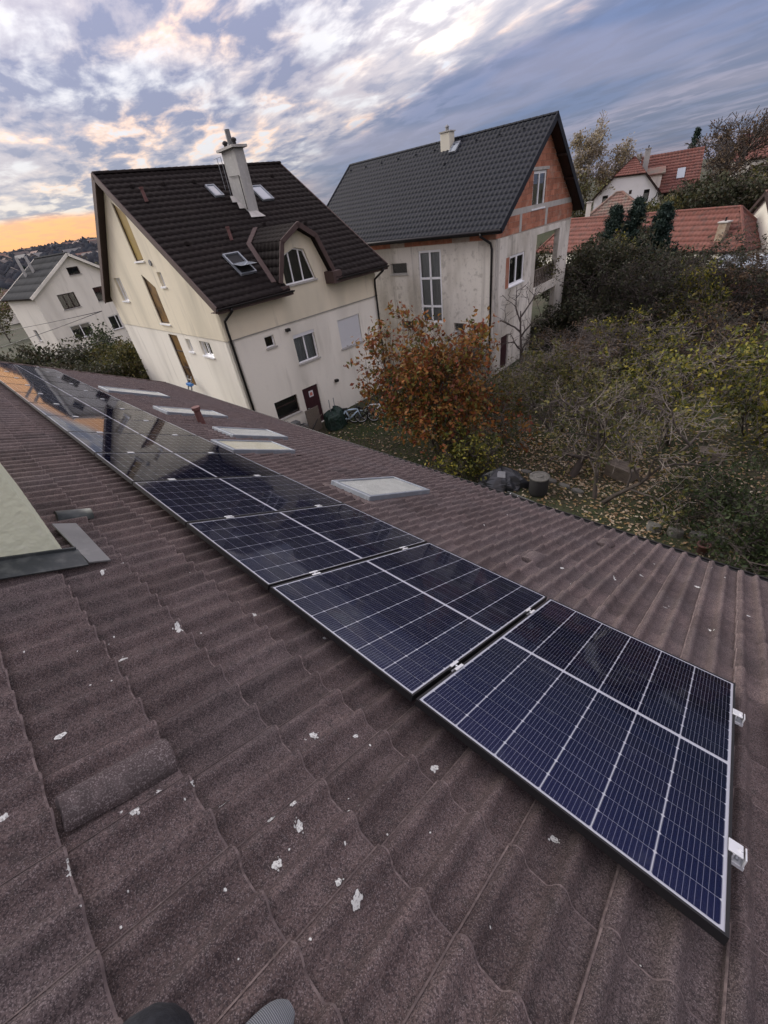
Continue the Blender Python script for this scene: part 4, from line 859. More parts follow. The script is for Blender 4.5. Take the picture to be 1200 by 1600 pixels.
# far left grey-roofed house, gable towards us (ridge along local x, which points at the camera side)
fl = Vector((-49.6, 7.8, -.32)); ph = .1707; g1 = Vector((math.cos(ph), math.sin(ph), 0)); Wd = 6.6
base = fl-g1*(Wd); gzf = GZ-1.0
hL, _ = simple_house('grey_roofed_house', (base.x, base.y, gzf), ph, 'white two storey house with grey sheet roof behind the cream house', Wd-.4, 8.5, fl.z-gzf, 2.55, M_WHITE, M_ROOFG, .35, 0.,
    [('r', 3.73, 4.76, fl.z-gzf+.98, fl.z-gzf+1.58, (), M_DBROWN), ('r', 1.86, 3.38, fl.z-gzf-1.5, fl.z-gzf-.28, (2.37, 2.88), M_DBROWN), ('r', 1.53, 3.38, fl.z-gzf-4.0, fl.z-gzf-2.85, (2.46,)), ('r', 5.1, 6.4, fl.z-gzf-1.45, fl.z-gzf-.28, (5.75,), M_DBROWN), ('r', 5.2, 6.3, fl.z-gzf-4.1, fl.z-gzf-2.85, (5.95,)), ('f', 2.0, 2.8, fl.z-gzf-3.8, fl.z-gzf-2.8)], course=.9)
MB().tube([(5.1, 5.2, fl.z-gzf+.85), (5.1, 5.2, fl.z-gzf+1.45)], .5, 18).build('attic_roundel', M_SHUTTER, hL) if 0 else None
for x, y in ((2.2, 2.6), (1.2, 2.2)): MB().tube([(x, y, fl.z-gzf+1.2), (x, y, fl.z-gzf+2.9)], .13, 8).build('flue_pipe', M_CHIM, hL)
# red tiled hip-roofed bungalow (right)
e1 = Vector((.953, -.303, 0)); ang = math.atan2(e1.y, e1.x)
zg_ = -6.7; he_ = -3.62-zg_
n_ = Vector((e1.y, -e1.x, 0))                                     # towards us
pR = Vector((-6.4, 44.8, 0)); fr0 = pR-e1*17+n_*2.0
hR, f1R = simple_house('red_roofed_bungalow', (fr0.x, fr0.y, zg_), ang, 'long low bungalow with red tiled hip roof behind the garden trees', 19.0, 4.0, he_, 2.25, M_WHITE, M_ROOFR, .25, 2.2,
    [('f', 13, 14.2, 1.2, 2.3, (13.6,)), ('f', 9, 10.2, 1.2, 2.3, (9.6,))], course=.42)
chimney(hR, 17.0, .55, he_+.2, he_+1.55, .55, mat('brick_chimney', (.28, .20, .14), .9, [(6, I3, .4, .6, (.38, .33, .25), .7)]))
hB, _ = simple_house('brown_roofed_wing', (pR.x+3.4, pR.y-2.4, zg_), ang+.95, 'brown tiled house wing at the right edge beyond the red bungalow', 12, 6.5, he_-.1, 3.1, M_WHITE, M_ROOFO, .3, 0., (), course=.42)
# veranda with glazed roof in front of the bungalow
vr = empty('glazed_veranda', (-4.6, 40.2, zg_), (0, 0, ang), 'pale glazed veranda roof below the red bungalow eave', 'veranda')
MB().add([(-2.2, 0, 2.15), (3.2, 0, 2.15), (3.2, 1.9, 2.72), (-2.2, 1.9, 2.72)], [(0, 1, 2, 3)]).build('roof_glazing', M_SKYGL2, vr)
for k in range(7): MB().box((-2.2+k*.9-.03, -.02, 2.12), (-2.2+k*.9+.03, .02, 2.2)).build('rafter_end', M_GREYM, vr); MB().tube([(-2.2+k*.9, 0, 2.19), (-2.2+k*.9, 1.9, 2.76)], .03, 5).build('glazing_bar', M_GREYM, vr)
MB().box((-2.3, -.08, 1.95), (3.3, -.03, 2.12)).build('gutter_board', M_GREYM, vr); MB().box((-2.2, .0, 0), (3.2, .12, 1.9)).build('brick_base', mat('dull_brick', (.22, .10, .07), .9, [(4, I3, .4, .6, (.3, .16, .12), .6)]), vr)
# old pyramid-roofed cottage
hP, _ = simple_house('pyramid_roof_cottage', (-21.6, 54.2, -5.6), .30, 'small cottage with mossy pyramid tiled roof below the white villa', 6.6, 5.6, 3.5, 2.2, M_WHITE, M_ROOFO, .3, 3.3, (), course=.4)
chimney(hP, .6, .3, 3.3, 5.3, .45, M_WHITE)
# white villa with half-hipped red roof on the slope
va = Vector((-24.4, 65.0, 0)); vang = math.atan2(2.0, 6.6)
vz = -3.4
vl = empty('white_villa', (va.x, va.y, vz), (0, 0, vang), 'white villa with red half hipped roof and tall chimney up the slope', 'house')
def vf(a, z, t): return (a, t, z-vz)
vw = [R4(.9, 1.5, -1.35, -.2), R4(2.75, 3.05, -.4, 0.), R4(3.75, 4.05, -.4, 0.), R4(5.35, 5.95, -1.35, -.15)]
M_VILLA = mat('white_limewash', (.82, .82, .80), .9, [(1, I3, .5, .75, (.66, .66, .63), .5)])
wall('front_wall', vl, [(0, vz-.6), (6.9, vz-.6), (6.9, -.4), (5.0, 1.55), (2.1, 1.65), (0, -.2)], vw, vf, .25, M_VILLA)
for h_ in vw: window(vl, vf, h_, (), (), M_DBROWN, M_DARKROOM, .05, .1, False)
MB().box((.02, .251, -.5), (6.88, 9, 2.9)).build('side_walls', M_WHITE, vl)
Z = -vz; rm = M_ROOFR
def sl2(name, A, B, Cc, Dd):                                       # tiled quad A-B eave, D-C upper edge
    A, B, Cc, Dd = map(Vector, (A, B, Cc, Dd)); n_ = (B-A).cross(Dd-A).normalized(); L = max((B-A).length, (Cc-Dd).length); s = (Dd-A).length; u = (B-A).normalized(); 
    def f(x, ss_, h): t = ss_/s; p0 = A.lerp(Dd, t); p1 = B.lerp(Cc, t); return tuple(p0.lerp(p1, x/L)+n_*h)
    tiled_slope(name, vl, f, L, s, rm, .35, .4, .03, .03, None, 4)
    MB().add([A-n_*.03, B-n_*.03, Cc-n_*.03, Dd-n_*.03, A-n_*.15, B-n_*.15, Cc-n_*.15, Dd-n_*.15], [(0, 1, 2, 3), (7, 6, 5, 4), (0, 4, 5, 1), (1, 5, 6, 2), (2, 6, 7, 3), (3, 7, 4, 0)]).build('roof_edge', M_DBROWN, vl)
sl2('hip_tiles', (1.85, -.3, 1.55+Z), (5.2, -.3, 1.45+Z), (3.75, 1.7, 3.15+Z), (3.65, 1.7, 3.15+Z))
sl2('roof_tiles', (-.35, 9, -.5+Z), (-.35, -.3, -.5+Z), (1.85, -.3, 1.6+Z), (1.85, 9, 1.6+Z)); sl2('roof_tiles', (1.85, 9, 1.6+Z), (1.85, -.28, 1.6+Z), (3.7, 1.7, 3.2+Z), (3.7, 9, 3.2+Z))
sl2('roof_tiles', (7.2, -.3, -.7+Z), (7.2, 9, -.7+Z), (5.2, 9, 1.45+Z), (5.2, -.3, 1.45+Z)); sl2('roof_tiles', (5.2, -.28, 1.45+Z), (5.2, 9, 1.45+Z), (3.7, 9, 3.2+Z), (3.7, 1.7, 3.2+Z))
MB().box((6.9, 2.2, -.5), (10.6, 9, 3.0)).build('wing_wall', M_WHITE, vl); MB().prism([(2.2, 2.9), (9, 2.9), (5.6, 6.3)], lambda a, z_, t: (10.6-t, a, z_), .3).build('wing_gable', M_WHITE, vl)
sl2('wing_tiles', (4.5, 1.8, 2.6), (11.0, 1.8, 2.6), (11.0, 5.6, 6.5), (4.5, 5.6, 6.5)); sl2('wing_tiles', (11.0, 9.4, 2.6), (4.5, 9.4, 2.6), (4.5, 5.6, 6.5), (11.0, 5.6, 6.5))
MB().box((7.6, 2.12, 1.6), (8.3, 2.2, 2.7)).build('wing_window', M_DARKROOM, vl); MB().add([(8.6, 2.9, 3.85), (9.4, 2.9, 3.85), (9.4, 3.8, 4.8), (8.6, 3.8, 4.8)], [(0, 1, 2, 3)]).build('roof_window', M_SKYGL2, vl)
dd = MB(); dd.box((5.5, 2.0, 3.2), (7.0, 4.5, 4.55)); dd.build('dormer_cheek', M_WHITE, vl); MB().prism([(1.8, 4.5), (4.6, 5.2), (4.6, 5.3), (1.8, 4.62)], lambda a, z_, t: (5.2+t, a, z_), 2.1).build('dormer_roof', M_ROOFO, vl)
chimney(vl, 5.0, 2.6, 4.5, 7.1, .6, M_CHIM)
pipe(vl, [(6.8, -.25, 2.9), (6.75, -.1, 2.5), (6.2, -.08, 1.9), (6.2, -.08, 0)], .06)
# more roofs beyond
simple_house('hilltop_house', (-15.5, 96, -2.2), .2, 'red roofed house on the hilltop behind the round bare tree', 14, 8, 3.4, 2.8, M_WHITE, M_ROOFR, .4, 0., (('r', 3, 5, 1.0, 2.4, (4,)),), course=.5)
simple_house('pale_hill_house', (-1.5, 66, -2.6), 1.2, 'pale gabled house half hidden by twigs at the top right', 9, 7.5, 3.0, 3.0, M_WHITE, M_ROOFO, .3, 0., (('l', 3, 4.4, 1.2, 2.4, (3.7,)),), course=.5)
# sheds and houses in the valley on the left
simple_house('red_cottage', (-84, 12, GZ-2.6), .5, 'low cottage with faded red roof left of the grey roofed house', 10, 8, 3.4, 3.2, M_WHITE, M_ROOFO, .4, 0., (('r', 3, 4.2, 1, 2.2),), course=.5)
simple_house('red_cottage', (-112, 26, GZ-2.8), .2, 'second red roofed cottage farther up the valley on the left', 12, 8, 3.4, 3.4, M_CREAM, M_ROOFR, .4, 0., (), course=.6)
simple_house('red_cottage', (-150, 16, GZ-2.9), 1.2, 'small red roofed cottage at the left edge of the picture', 11, 8, 3.6, 3.6, M_WHITE, M_ROOFO, .4, 0., (), course=.6)
# tiny houses on the far slope
fw, frm = [mat('far_wall_a', (.30, .30, .31)), mat('far_wall_b', (.24, .22, .2)), mat('far_wall_c', (.19, .195, .205))], [mat('far_roof_a', (.16, .09, .07)), mat('far_roof_b', (.10, .085, .08)), mat('far_roof_c', (.13, .13, .13))]
def far_mesh(wi, ro):
    w_, d_, h_, r_ = random.uniform(9, 15), random.uniform(8, 11), random.uniform(4, 8), random.uniform(2.5, 4)
    a = MB().box((-w_/2, -d_/2, -3), (w_/2, d_/2, h_)); a.prism([(-d_/2, h_), (d_/2, h_), (0, h_+r_)], lambda y, z, t: (-w_/2+t, y, z), w_)
    b = MB()
    for s in (1, -1): b.add([(-w_/2-.5, s*(d_/2+.6), h_-.4), (w_/2+.5, s*(d_/2+.6), h_-.4), (w_/2+.5, 0, h_+r_+.2), (-w_/2-.5, 0, h_+r_+.2)], [(0, 1, 2, 3)])
    c = MB()
    for x in np.arange(-w_/2+1.2, w_/2-1.5, 2.6):
        for z in np.arange(1, h_-1.5, 2.8): c.box((x, -d_/2-.05, z), (x+1.1, -d_/2+.05, z+1.3))
    return a, b, c
protos = [far_mesh(0, 0) for _ in range(5)]
fkids = []
sp_names = ['left', 'middle', 'right']
k = 0
while k < 40:
    az = math.radians(random.uniform(162.5, 175)); r_ = random.uniform(330, 800); x, y = math.cos(az)*r_, math.sin(az)*r_; k += 1
    root = empty('hillside_house', (x, y, float(gz(x, y))), (0, 0, random.uniform(0, 6.28)), 'tiny house among trees on the distant hillside under the sunset', 'house', 'houses on the distant hillside')
    a, b, c = random.choice(protos); a.build('wall', random.choice(fw), root); b.build('roof', random.choice(frm), root)
    if len(c.v): c.build('windows', M_DARKROOM, root, kind='stuff')
# ================================================================== trees and shrubs
def tubes(segs, sides):
    """segs: array (n,8) p0 p1 r0 r1 -> verts, faces"""
    p0, p1, r0, r1 = segs[:, :3], segs[:, 3:6], segs[:, 6:7], segs[:, 7:8]; t = p1-p0; t = t/np.maximum(np.linalg.norm(t, axis=1, keepdims=True), 1e-6)
    h = np.where(np.abs(t[:, 2:3]) < .9, np.array([[0, 0, 1.]]), np.array([[1., 0, 0]])); u = np.cross(t, h); u /= np.linalg.norm(u, axis=1, keepdims=True); q = np.cross(t, u)
    V = []
    for p, r in ((p0, r0), (p1, r1)):
        for j in range(sides): a = 2*np.pi*j/sides; V.append(p+(u*np.cos(a)+q*np.sin(a))*r)
    V = np.stack(V, 1).reshape(-1, 3); n = len(segs); b = (np.arange(n)*2*sides)[:, None]
    F = np.concatenate([b+np.array([[j, (j+1) % sides, sides+(j+1) % sides, sides+j]]) for j in range(sides)])
    return V, F
def leaves(P, size, rg, droop=.3, aspect=.55):
    n = len(P); d = rg.normal(size=(n, 3)); d[:, 2] -= droop; d /= np.linalg.norm(d, axis=1, keepdims=True); e = np.cross(d, rg.normal(size=(n, 3))); e /= np.linalg.norm(e, axis=1, keepdims=True)
    f = np.cross(d, e); s = (size*rg.uniform(.55, 1.35, (n, 1)))
    a = P; b = P+d*s*.5+e*s*aspect*.5+f*s*.1; c = P+d*s; g = P+d*s*.5-e*s*aspect*.5+f*s*.1
    V = np.stack([a, b, c, g], 1).reshape(-1, 3); F = np.arange(4*n).reshape(-1, 4); return V, F
def grow(h, r, rg, stems=1, trunk=.3, tr=.09, levels=3, kids=(7, 6, 5), spread=.8, up=.35, wig=.18, flat=1.):
    """recursive branching; returns list of (level, segs) and twig sample points"""
    out = {0: [], 1: [], 2: [], 3: [], 4: []}; pts = []
    def branch(p, d, L, rad, lv):
        n = 4 if lv < 2 else 3; q = p.copy(); dirs = d.copy(); path = [q.copy()]
        for i in range(n):
            dirs = dirs+rg.normal(size=3)*wig+np.array([0, 0, up*(.25 if lv else .05)]); dirs /= np.linalg.norm(dirs); q2 = q+dirs*L/n
            ra, rb = rad*(1-.75*i/n), rad*(1-.75*(i+1)/n); out[min(lv, 4)].append(np.r_[q, q2, ra, rb]); q = q2; path.append(q.copy())
        if lv >= levels:
            for i in range(1, n+1): pts.append(path[i])
            return
        m = kids[min(lv, len(kids)-1)]
        for k in range(m):
            t = (trunk if lv == 0 else .2)+(1-(trunk if lv == 0 else .2))*(k+rg.uniform(.2, .9))/m; i = min(int(t*n), n-1); s = path[i]+(path[i+1]-path[i])*(t*n-i)
            ax = rg.normal(size=3); ax -= dirs*ax.dot(dirs); ax /= np.linalg.norm(ax); dd = d*(1-spread*.6)+ax*spread; dd[2] = dd[2]*flat+up*.3; dd /= np.linalg.norm(dd)
            branch(s, dd, L*rg.uniform(.42, .68)*(1.05-.35*t), rad*.45, lv+1)
        pts.append(path[-1])
    for k in range(stems):
        a = rg.uniform(0, 6.28); lean = .12 if stems == 1 else rg.uniform(.15, .75); d = np.array([math.cos(a)*lean, math.sin(a)*lean, 1.]); d /= np.linalg.norm(d)
        p = np.array([math.cos(a), math.sin(a), 0])*(0 if stems == 1 else .03*r); p[2] = -.15
        branch(p, d, h*(.82 if stems == 1 else rg.uniform(.6, .9)), tr*(1 if stems == 1 else .55), 0)
    P = np.array(pts); sc = h/max(P[:, 2].max(), .1); hx = np.percentile(np.abs(P[:, :2]), 96); sx = r/max(hx, .1)
    S = np.array([sx, sx, sc]); P = P*S
    for k in out:
        if out[k]: A_ = np.array(out[k]); A_[:, :3] *= S; A_[:, 3:6] *= S; out[k] = A_
    return out, P
TRI = [0]
def tree(name, label, loc, h, r, seed, leafm=None, nleaf=2000, lsize=.12, bark=M_BARK, cat='tree', group=None, jitter=.16, twig=.008, lo=0., **kw):
    rg = np.random.default_rng(seed); out, P = grow(h, r, rg, **kw)
    root = empty(name, (loc[0], loc[1], loc[2] if len(loc) > 2 else float(gz(loc[0], loc[1]))-.03), (0, 0, 0), label, cat, group)
    big = [out[k] for k in (0, 1) if len(out[k])]; V, F = tubes(np.concatenate(big), 6); np_mesh('trunk', V, F, M_BARK if bark is M_BARKG else bark, root, True)
    sm = [out[k] for k in (2, 3, 4) if len(out[k])]
    if sm:
        A_ = np.concatenate(sm); A_[:, 6] = np.maximum(A_[:, 6], twig); A_[:, 7] = np.maximum(A_[:, 7], twig*.6)
        V, F = tubes(A_, 3); np_mesh('crown_twigs', V, F, bark, root, False, 'stuff'); TRI[0] += 2*len(F)
    if leafm is not None and nleaf:
        Q = P[P[:, 2] > lo*h]; nc = max(1, nleaf//7); cc = Q[rg.integers(0, len(Q), nc)]+rg.normal(size=(nc, 3))*jitter; i = rg.integers(0, nc, nleaf); V, F = leaves(cc[i]+rg.normal(size=(nleaf, 3))*lsize*.75, lsize*1.15, rg); np_mesh('crown_foliage', V, F, leafm, root, False, 'stuff'); TRI[0] += 2*nleaf
    return root
def conifer(name, label, loc, h, r, seed, leafm=L_CON, n=20000, size=.19, cat='tree', group=None):
    rg = np.random.default_rng(seed); root = empty(name, (loc[0], loc[1], loc[2] if len(loc) > 2 else float(gz(loc[0], loc[1]))-.03), (0, 0, 0), label, cat, group)
    MB().tube([(0, 0, -.2), (0, 0, h*.5), (0, 0, h*.97)], [.12, .07, .015], 6).build('trunk', M_BARK, root, True)
    segs = []; P = []
    for k in range(int(h*26)):
        z = h*(.04+.93*rg.random()**.85); rr_ = r*(1-z/h)**.75*rg.uniform(.55, 1.1); a = rg.uniform(0, 6.28); e_ = np.array([math.cos(a)*rr_, math.sin(a)*rr_, z+rr_*rg.uniform(.1, .9)])
        segs.append(np.r_[0, 0, z, e_, .02, .006]); t = np.sqrt(rg.random((int(n/(h*26))+1, 1))); P.append(np.array([[0, 0, z]])*(1-t)+e_*t)
    V, F = tubes(np.array(segs), 3); np_mesh('branches', V, F, M_BARKD, root, False, 'stuff'); P = np.concatenate(P); P += rg.normal(size=P.shape)*.10
    V, F = leaves(P, size, rg, -.5, .4); np_mesh('crown_foliage', V, F, leafm, root, False, 'stuff'); return root
BUSH = dict(stems=9, trunk=.1, tr=.045, levels=3, kids=(7, 6, 5), spread=.75, up=.22)
# garden
tree('autumn_tree', 'large orange and brown autumn tree in front of the cream house', (-9.6, 11.3), 5.8, 2.0, 11, L_AUT, 9500, .15, M_BARK, group=None, stems=3, trunk=.2, tr=.11, levels=3, kids=(9, 7, 5), spread=.8, up=.3, jitter=.22, lo=.02)
tree('golden_shrub', 'olive and golden shrub in front of the autumn tree trunk', (-8.2, 10.7), 2.0, 1.2, 65, L_YEL, 3200, .11, M_BARKD, 'shrub', **BUSH)
tree('grey_shrub', 'leafless grey shrub right of the autumn tree by the brick house', (-13.2, 18.2), 3.3, 1.5, 12, L_OLIVE, 150, .1, M_BARKG, 'shrub', twig=.011, **BUSH)
tree('bare_tree', 'small leafless dark tree against the brick house gable', (-10.4, 20.4), 4.9, 1.9, 13, None, 0, .1, M_BARKD, stems=1, trunk=.35, tr=.11, levels=3, kids=(6, 5, 4), spread=.9, up=.45, twig=.011)
tree('garden_shrub', 'small shrub with red and yellow leaves left of the orchard', (-7.6, 13.4), 2.3, 1.2, 14, L_AUT, 420, .15, M_BARKG, 'shrub', stems=3, trunk=.2, tr=.05, levels=3, kids=(5, 5, 4), spread=.8)
tree('orchard_tree', 'olive leaved tangled fruit tree in mid garden', (-6.6, 15.6), 3.5, 2.3, 15, L_OLIVE, 4800, .10, M_BARKG, stems=3, trunk=.22, tr=.12, levels=3, kids=(7, 6, 5), spread=.85, twig=.009)
tree('orchard_tree', 'tall grey twiggy fruit tree nearest the eave', (-3.4, 11.6), 4.6, 2.3, 16, L_OLIVE, 1700, .10, M_BARKG, stems=2, trunk=.28, tr=.15, levels=3, kids=(8, 6, 5), spread=.85, twig=.009)
tree('orchard_tree', 'twiggy fruit tree with few yellow leaves behind the wooden box', (-2.6, 16.6), 4.2, 2.4, 17, L_YEL, 2600, .12, M_BARKG, stems=2, trunk=.25, tr=.14, levels=3, kids=(8, 6, 5), spread=.85, twig=.010)
tree('orchard_tree', 'yellow leaved tree at the right edge of the garden', (-.3, 18.0), 4.6, 2.0, 18, L_YEL, 3800, .14, M_BARKG, stems=3, trunk=.2, tr=.08, levels=3, kids=(8, 7, 5), spread=.8, twig=.010)
tree('low_bush', 'dark green low bush beside the eave at the lower right', (.1, 11.6), 2.2, 1.9, 19, L_GRN, 12000, .085, M_BARKD, 'shrub', **BUSH)
tree('orchard_tree', 'leaning bare fruit tree with forked dark trunk', (-4.7, 12.6), 3.7, 1.9, 20, L_OLIVE, 420, .10, M_BARKD, stems=1, trunk=.25, tr=.16, levels=3, kids=(9, 7, 5), spread=.95, twig=.009)
tree('bramble_thicket', 'grey brown bramble thicket in front of the loggia', (-8.8, 22.0), 3.1, 2.8, 21, L_BROWN, 3000, .10, M_BARKG, 'shrub', twig=.011, **BUSH)
tree('bramble_thicket', 'yellow green bramble thicket in the middle of the garden', (-5.2, 22.4), 3.3, 2.8, 22, L_YEL, 4200, .12, M_BARKG, 'shrub', twig=.011, **BUSH)
tree('bramble_thicket', 'brown twiggy thicket towards the right edge', (-1.6, 23.6), 4.2, 2.9, 23, L_BROWN, 3000, .12, M_BARKD, 'shrub', twig=.009, **BUSH)
tree('bramble_thicket', 'olive thicket between orchard and brick house', (-9.8, 17.4), 1.9, 1.7, 24, L_OLIVE, 3600, .10, M_BARKG, 'shrub', twig=.010, **BUSH)
# dark screen right of the brick house
tree('evergreen_bush', 'tall dark evergreen bush right of the brick house loggia', (-11.2, 33.0), 5.7, 2.4, 25, L_DARK, 13000, .18, M_BARKD, 'shrub', **BUSH)
tree('dark_thicket', 'broad dark grey twiggy bush right of the evergreen', (-8.6, 29.5), 4.9, 3.2, 26, L_DARK, 7000, .14, M_BARKD, 'shrub', twig=.011, **BUSH)
tree('dark_thicket', 'dark brown twiggy bush below the red bungalow roof', (-4.6, 31.0), 5.2, 3.5, 27, L_DARK, 6000, .14, M_BARKD, 'shrub', twig=.012, **BUSH)
tree('dark_thicket', 'purplish brown twiggy bush below the glazed veranda', (-1.4, 31.0), 4.6, 3.3, 28, L_BROWN, 5000, .13, M_BARKD, 'shrub', twig=.012, **BUSH)
tree('yellow_shrub', 'yellow leaved sapling among dark bushes below the red roof', (-5.2, 28.0), 4.3, 1.5, 29, L_YEL, 3600, .14, M_BARKG, 'shrub', **BUSH)
tree('yellow_green_shrub', 'yellow green shrub left of the small conifers', (-11.0, 35.4), 4.8, 1.3, 30, L_YEL, 7000, .15, M_BARKG, 'shrub', **BUSH)
for i, (x, y, h_, lab) in enumerate(((-12.6, 37.2, 6.4, 'left'), (-11.3, 37.6, 6.5, 'middle'), (-9.6, 37.8, 5.9, 'right'))):
    conifer('conifer', f'{lab} one of three small dark conifers before the red roof', (x, y), h_+.1, 1.9, 50+i, group='small conifers before the red roof')
tree('evergreen_bush', 'dark evergreen bush close behind the loggia pillar', (-12.6, 32.0), 4.7, 2.2, 61, L_DARK, 10000, .17, M_BARKD, 'shrub', **BUSH)
tree('evergreen_bush', 'low dark evergreen between loggia and grey twiggy bush', (-10.6, 27.0), 3.0, 1.9, 62, L_DARK, 8000, .14, M_BARKD, 'shrub', **BUSH)
tree('dark_thicket', 'dense dark bush at the right edge below the veranda', (1.6, 29.5), 4.8, 2.8, 63, L_OLIVE, 6000, .14, M_BARKD, 'shrub', **BUSH)
tree('dark_thicket', 'dark leafy bush in front of the bungalow wall', (-7.6, 36.5), 3.6, 2.6, 64, L_DARK, 9000, .17, M_BARKD, 'shrub', **BUSH)
# loggia creeper
tree('loggia_plant', 'olive creeper growing on the loggia of the brick house', (-13.6, 26.8, -3.0), 2.2, 1.3, 33, L_OLIVE, 2200, .11, M_BARKD, 'plant', **BUSH)
# hillside
tree('pale_birch', 'tall pale leaved birch behind the brick house gable', (-27.3, 70.5, -3.0), 11.2, 4.2, 34, L_PALE, 8000, .26, M_BARKP, stems=2, trunk=.25, tr=.16, levels=3, kids=(9, 7, 5), spread=.55, up=.5, twig=.035)
tree('round_bare_tree', 'round brown leafless tree on the hilltop', (-11.6, 61.0, -3.2), 8.6, 4.4, 35, L_BROWN, 2600, .2, M_BARK, stems=1, trunk=.3, tr=.24, levels=3, kids=(12, 9, 7), spread=.75, up=.35, twig=.035)
tree('hill_bush', 'dark green bush below the round bare tree', (-9.8, 57.6, -3.6), 4.6, 4.4, 36, L_DARK, 15000, .26, M_BARKD, 'shrub', **BUSH)
tree('hill_bush', 'olive brown hedge along the red bungalow ridge', (-12.8, 56.2, -3.8), 3.3, 3.4, 37, L_OLIVE, 9000, .22, M_BARKD, 'shrub', **BUSH)
tree('hill_bush', 'grey twiggy bush at the right edge of the hill', (-5.0, 57.4, -3.4), 5.6, 3.6, 38, L_OLIVE, 5000, .2, M_BARKG, 'shrub', twig=.02, **BUSH)
tree('hill_bush', 'green bush at the foot of the white villa', (-17.0, 62.5, -4.0), 3.0, 2.2, 39, L_GRN, 3600, .22, M_BARKD, 'shrub', **BUSH)
tree('hill_tree', 'dark tree on the ridge left of the white villa', (-29, 66, -3.6), 6.2, 4.6, 40, L_OLIVE, 5200, .26, M_BARKD, **dict(BUSH))
tree('hill_tree', 'thin bare tree on the skyline behind the villa', (-16.5, 86, -1.5), 8, 2.6, 41, None, 0, .2, M_BARK, stems=1, trunk=.3, tr=.14, levels=3, kids=(8, 6, 5), spread=.6, up=.5, twig=.04)
conifer('hill_conifer', 'small dark conifer on the skyline right of the villa chimney', (-19.8, 88, -1.5), 7.0, 1.6, 60, n=2500, size=.3)
tree('hill_tree', 'grey leafless tree behind the pale hill house', (-2.6, 71, -2.2), 8.6, 4.2, 44, L_OLIVE, 900, .22, M_BARKG, stems=2, trunk=.3, tr=.16, levels=3, kids=(9, 7, 6), spread=.7, twig=.035)
# left side, between the houses
tree('dark_hedge', 'dark leafy hedge left of the grey roofed house', (-36.2, 1.7), 4.6, 3.9, 45, L_DARK, 24000, .2, M_BARKD, 'shrub', **BUSH)
tree('dark_hedge', 'dark green hedge beyond the far end of the panels', (-31.5, 3.4), 3.6, 3.0, 46, L_DARK, 20000, .17, M_BARKD, 'shrub', **BUSH)
tree('garden_bush', 'mottled brown bush at the corner of the cream house', (-33.2, 8.8), 4.8, 2.6, 47, L_OLIVE, 15000, .15, M_BARKD, 'shrub', **BUSH)
tree('garden_bush', 'bright green bush in front of the grey roofed house', (-38.2, 7.4), 4.6, 1.6, 48, L_GRN, 8000, .17, M_BARKG, 'shrub', **BUSH)
for i, (x, y, h_) in enumerate(((-66, 14, 7), (-72, 4, 8), (-90, 20, 9), (-104, 10, 9), (-128, 22, 11), (-150, 40, 11), (-140, 8, 10), (-170, 30, 12), (-76, 24, 7.5), (-120, 40, 10))):
    lab = ['dark tree beside the grey roofed house', 'dark tree at the left edge behind the hedge', 'dark tree behind the faded red cottage', 'dark tree between the valley cottages', 'broad tree on the valley floor', 'tree behind the grey roof ridge', 'far valley tree at the left edge', 'farthest tree before the distant hill', 'tree between grey roof and cream house', 'tree right of the second valley cottage'][i]
    if i % 3 == 1: conifer('valley_conifer', lab.replace('tree', 'conifer'), (x, y), h_, 1.7, 70+i, n=2200, size=.34)
    else: tree('valley_tree', lab, (x, y), h_, h_*.42, 70+i, L_OLIVE if i % 2 else L_DARK, 2600, .34, M_BARKD, stems=2, trunk=.2, tr=.15, levels=2, kids=(9, 7), spread=.8, jitter=.4)
# distant woods on the far hill: one mass of crowns
n = 4200; az = np.radians(rng.uniform(158, 180, n)); r_ = rng.uniform(280, 830, n); X, Y = np.cos(az)*r_, np.sin(az)*r_; Zg = gz(X, Y)
V0_, F0_ = [], []
ico = np.array([[0, 0, 1], [.9, 0, .45], [.28, .85, .45], [-.72, .53, .45], [-.72, -.53, .45], [.28, -.85, .45], [.72, .53, -.35], [-.28, .85, -.35], [-.9, 0, -.35], [-.28, -.85, -.35], [.72, -.53, -.35], [0, 0, -.8]])
icf = np.array([[0, 1, 2], [0, 2, 3], [0, 3, 4], [0, 4, 5], [0, 5, 1], [1, 6, 2], [2, 7, 3], [3, 8, 4], [4, 9, 5], [5, 10, 1], [6, 7, 2], [7, 8, 3], [8, 9, 4], [9, 10, 5], [10, 6, 1], [6, 11, 7], [7, 11, 8], [8, 11, 9], [9, 11, 10], [10, 11, 6]])
for i in range(n):
    s = rng.uniform(2.0, 4.6); q = ico*(1+rng.normal(size=(12, 1))*.18)*np.array([s, s, s*rng.uniform(.7, 1.25)]); V0_.append(q+np.array([X[i], Y[i], Zg[i]+s*.7])); F0_.append(icf+12*i)
o = np_mesh('distant_woods', np.concatenate(V0_), np.concatenate(F0_), smooth=True, m= leaf_material('far_foliage', [(.030, .036, .046), (.045, .046, .052), (.036, .042, .05), (.055, .052, .055)], 0., 0.)); tag(o, 'dusky woods covering the distant hillside', 'woods', None, 'stuff')  # bluish grey put into the leaf colours stands in for distance haze
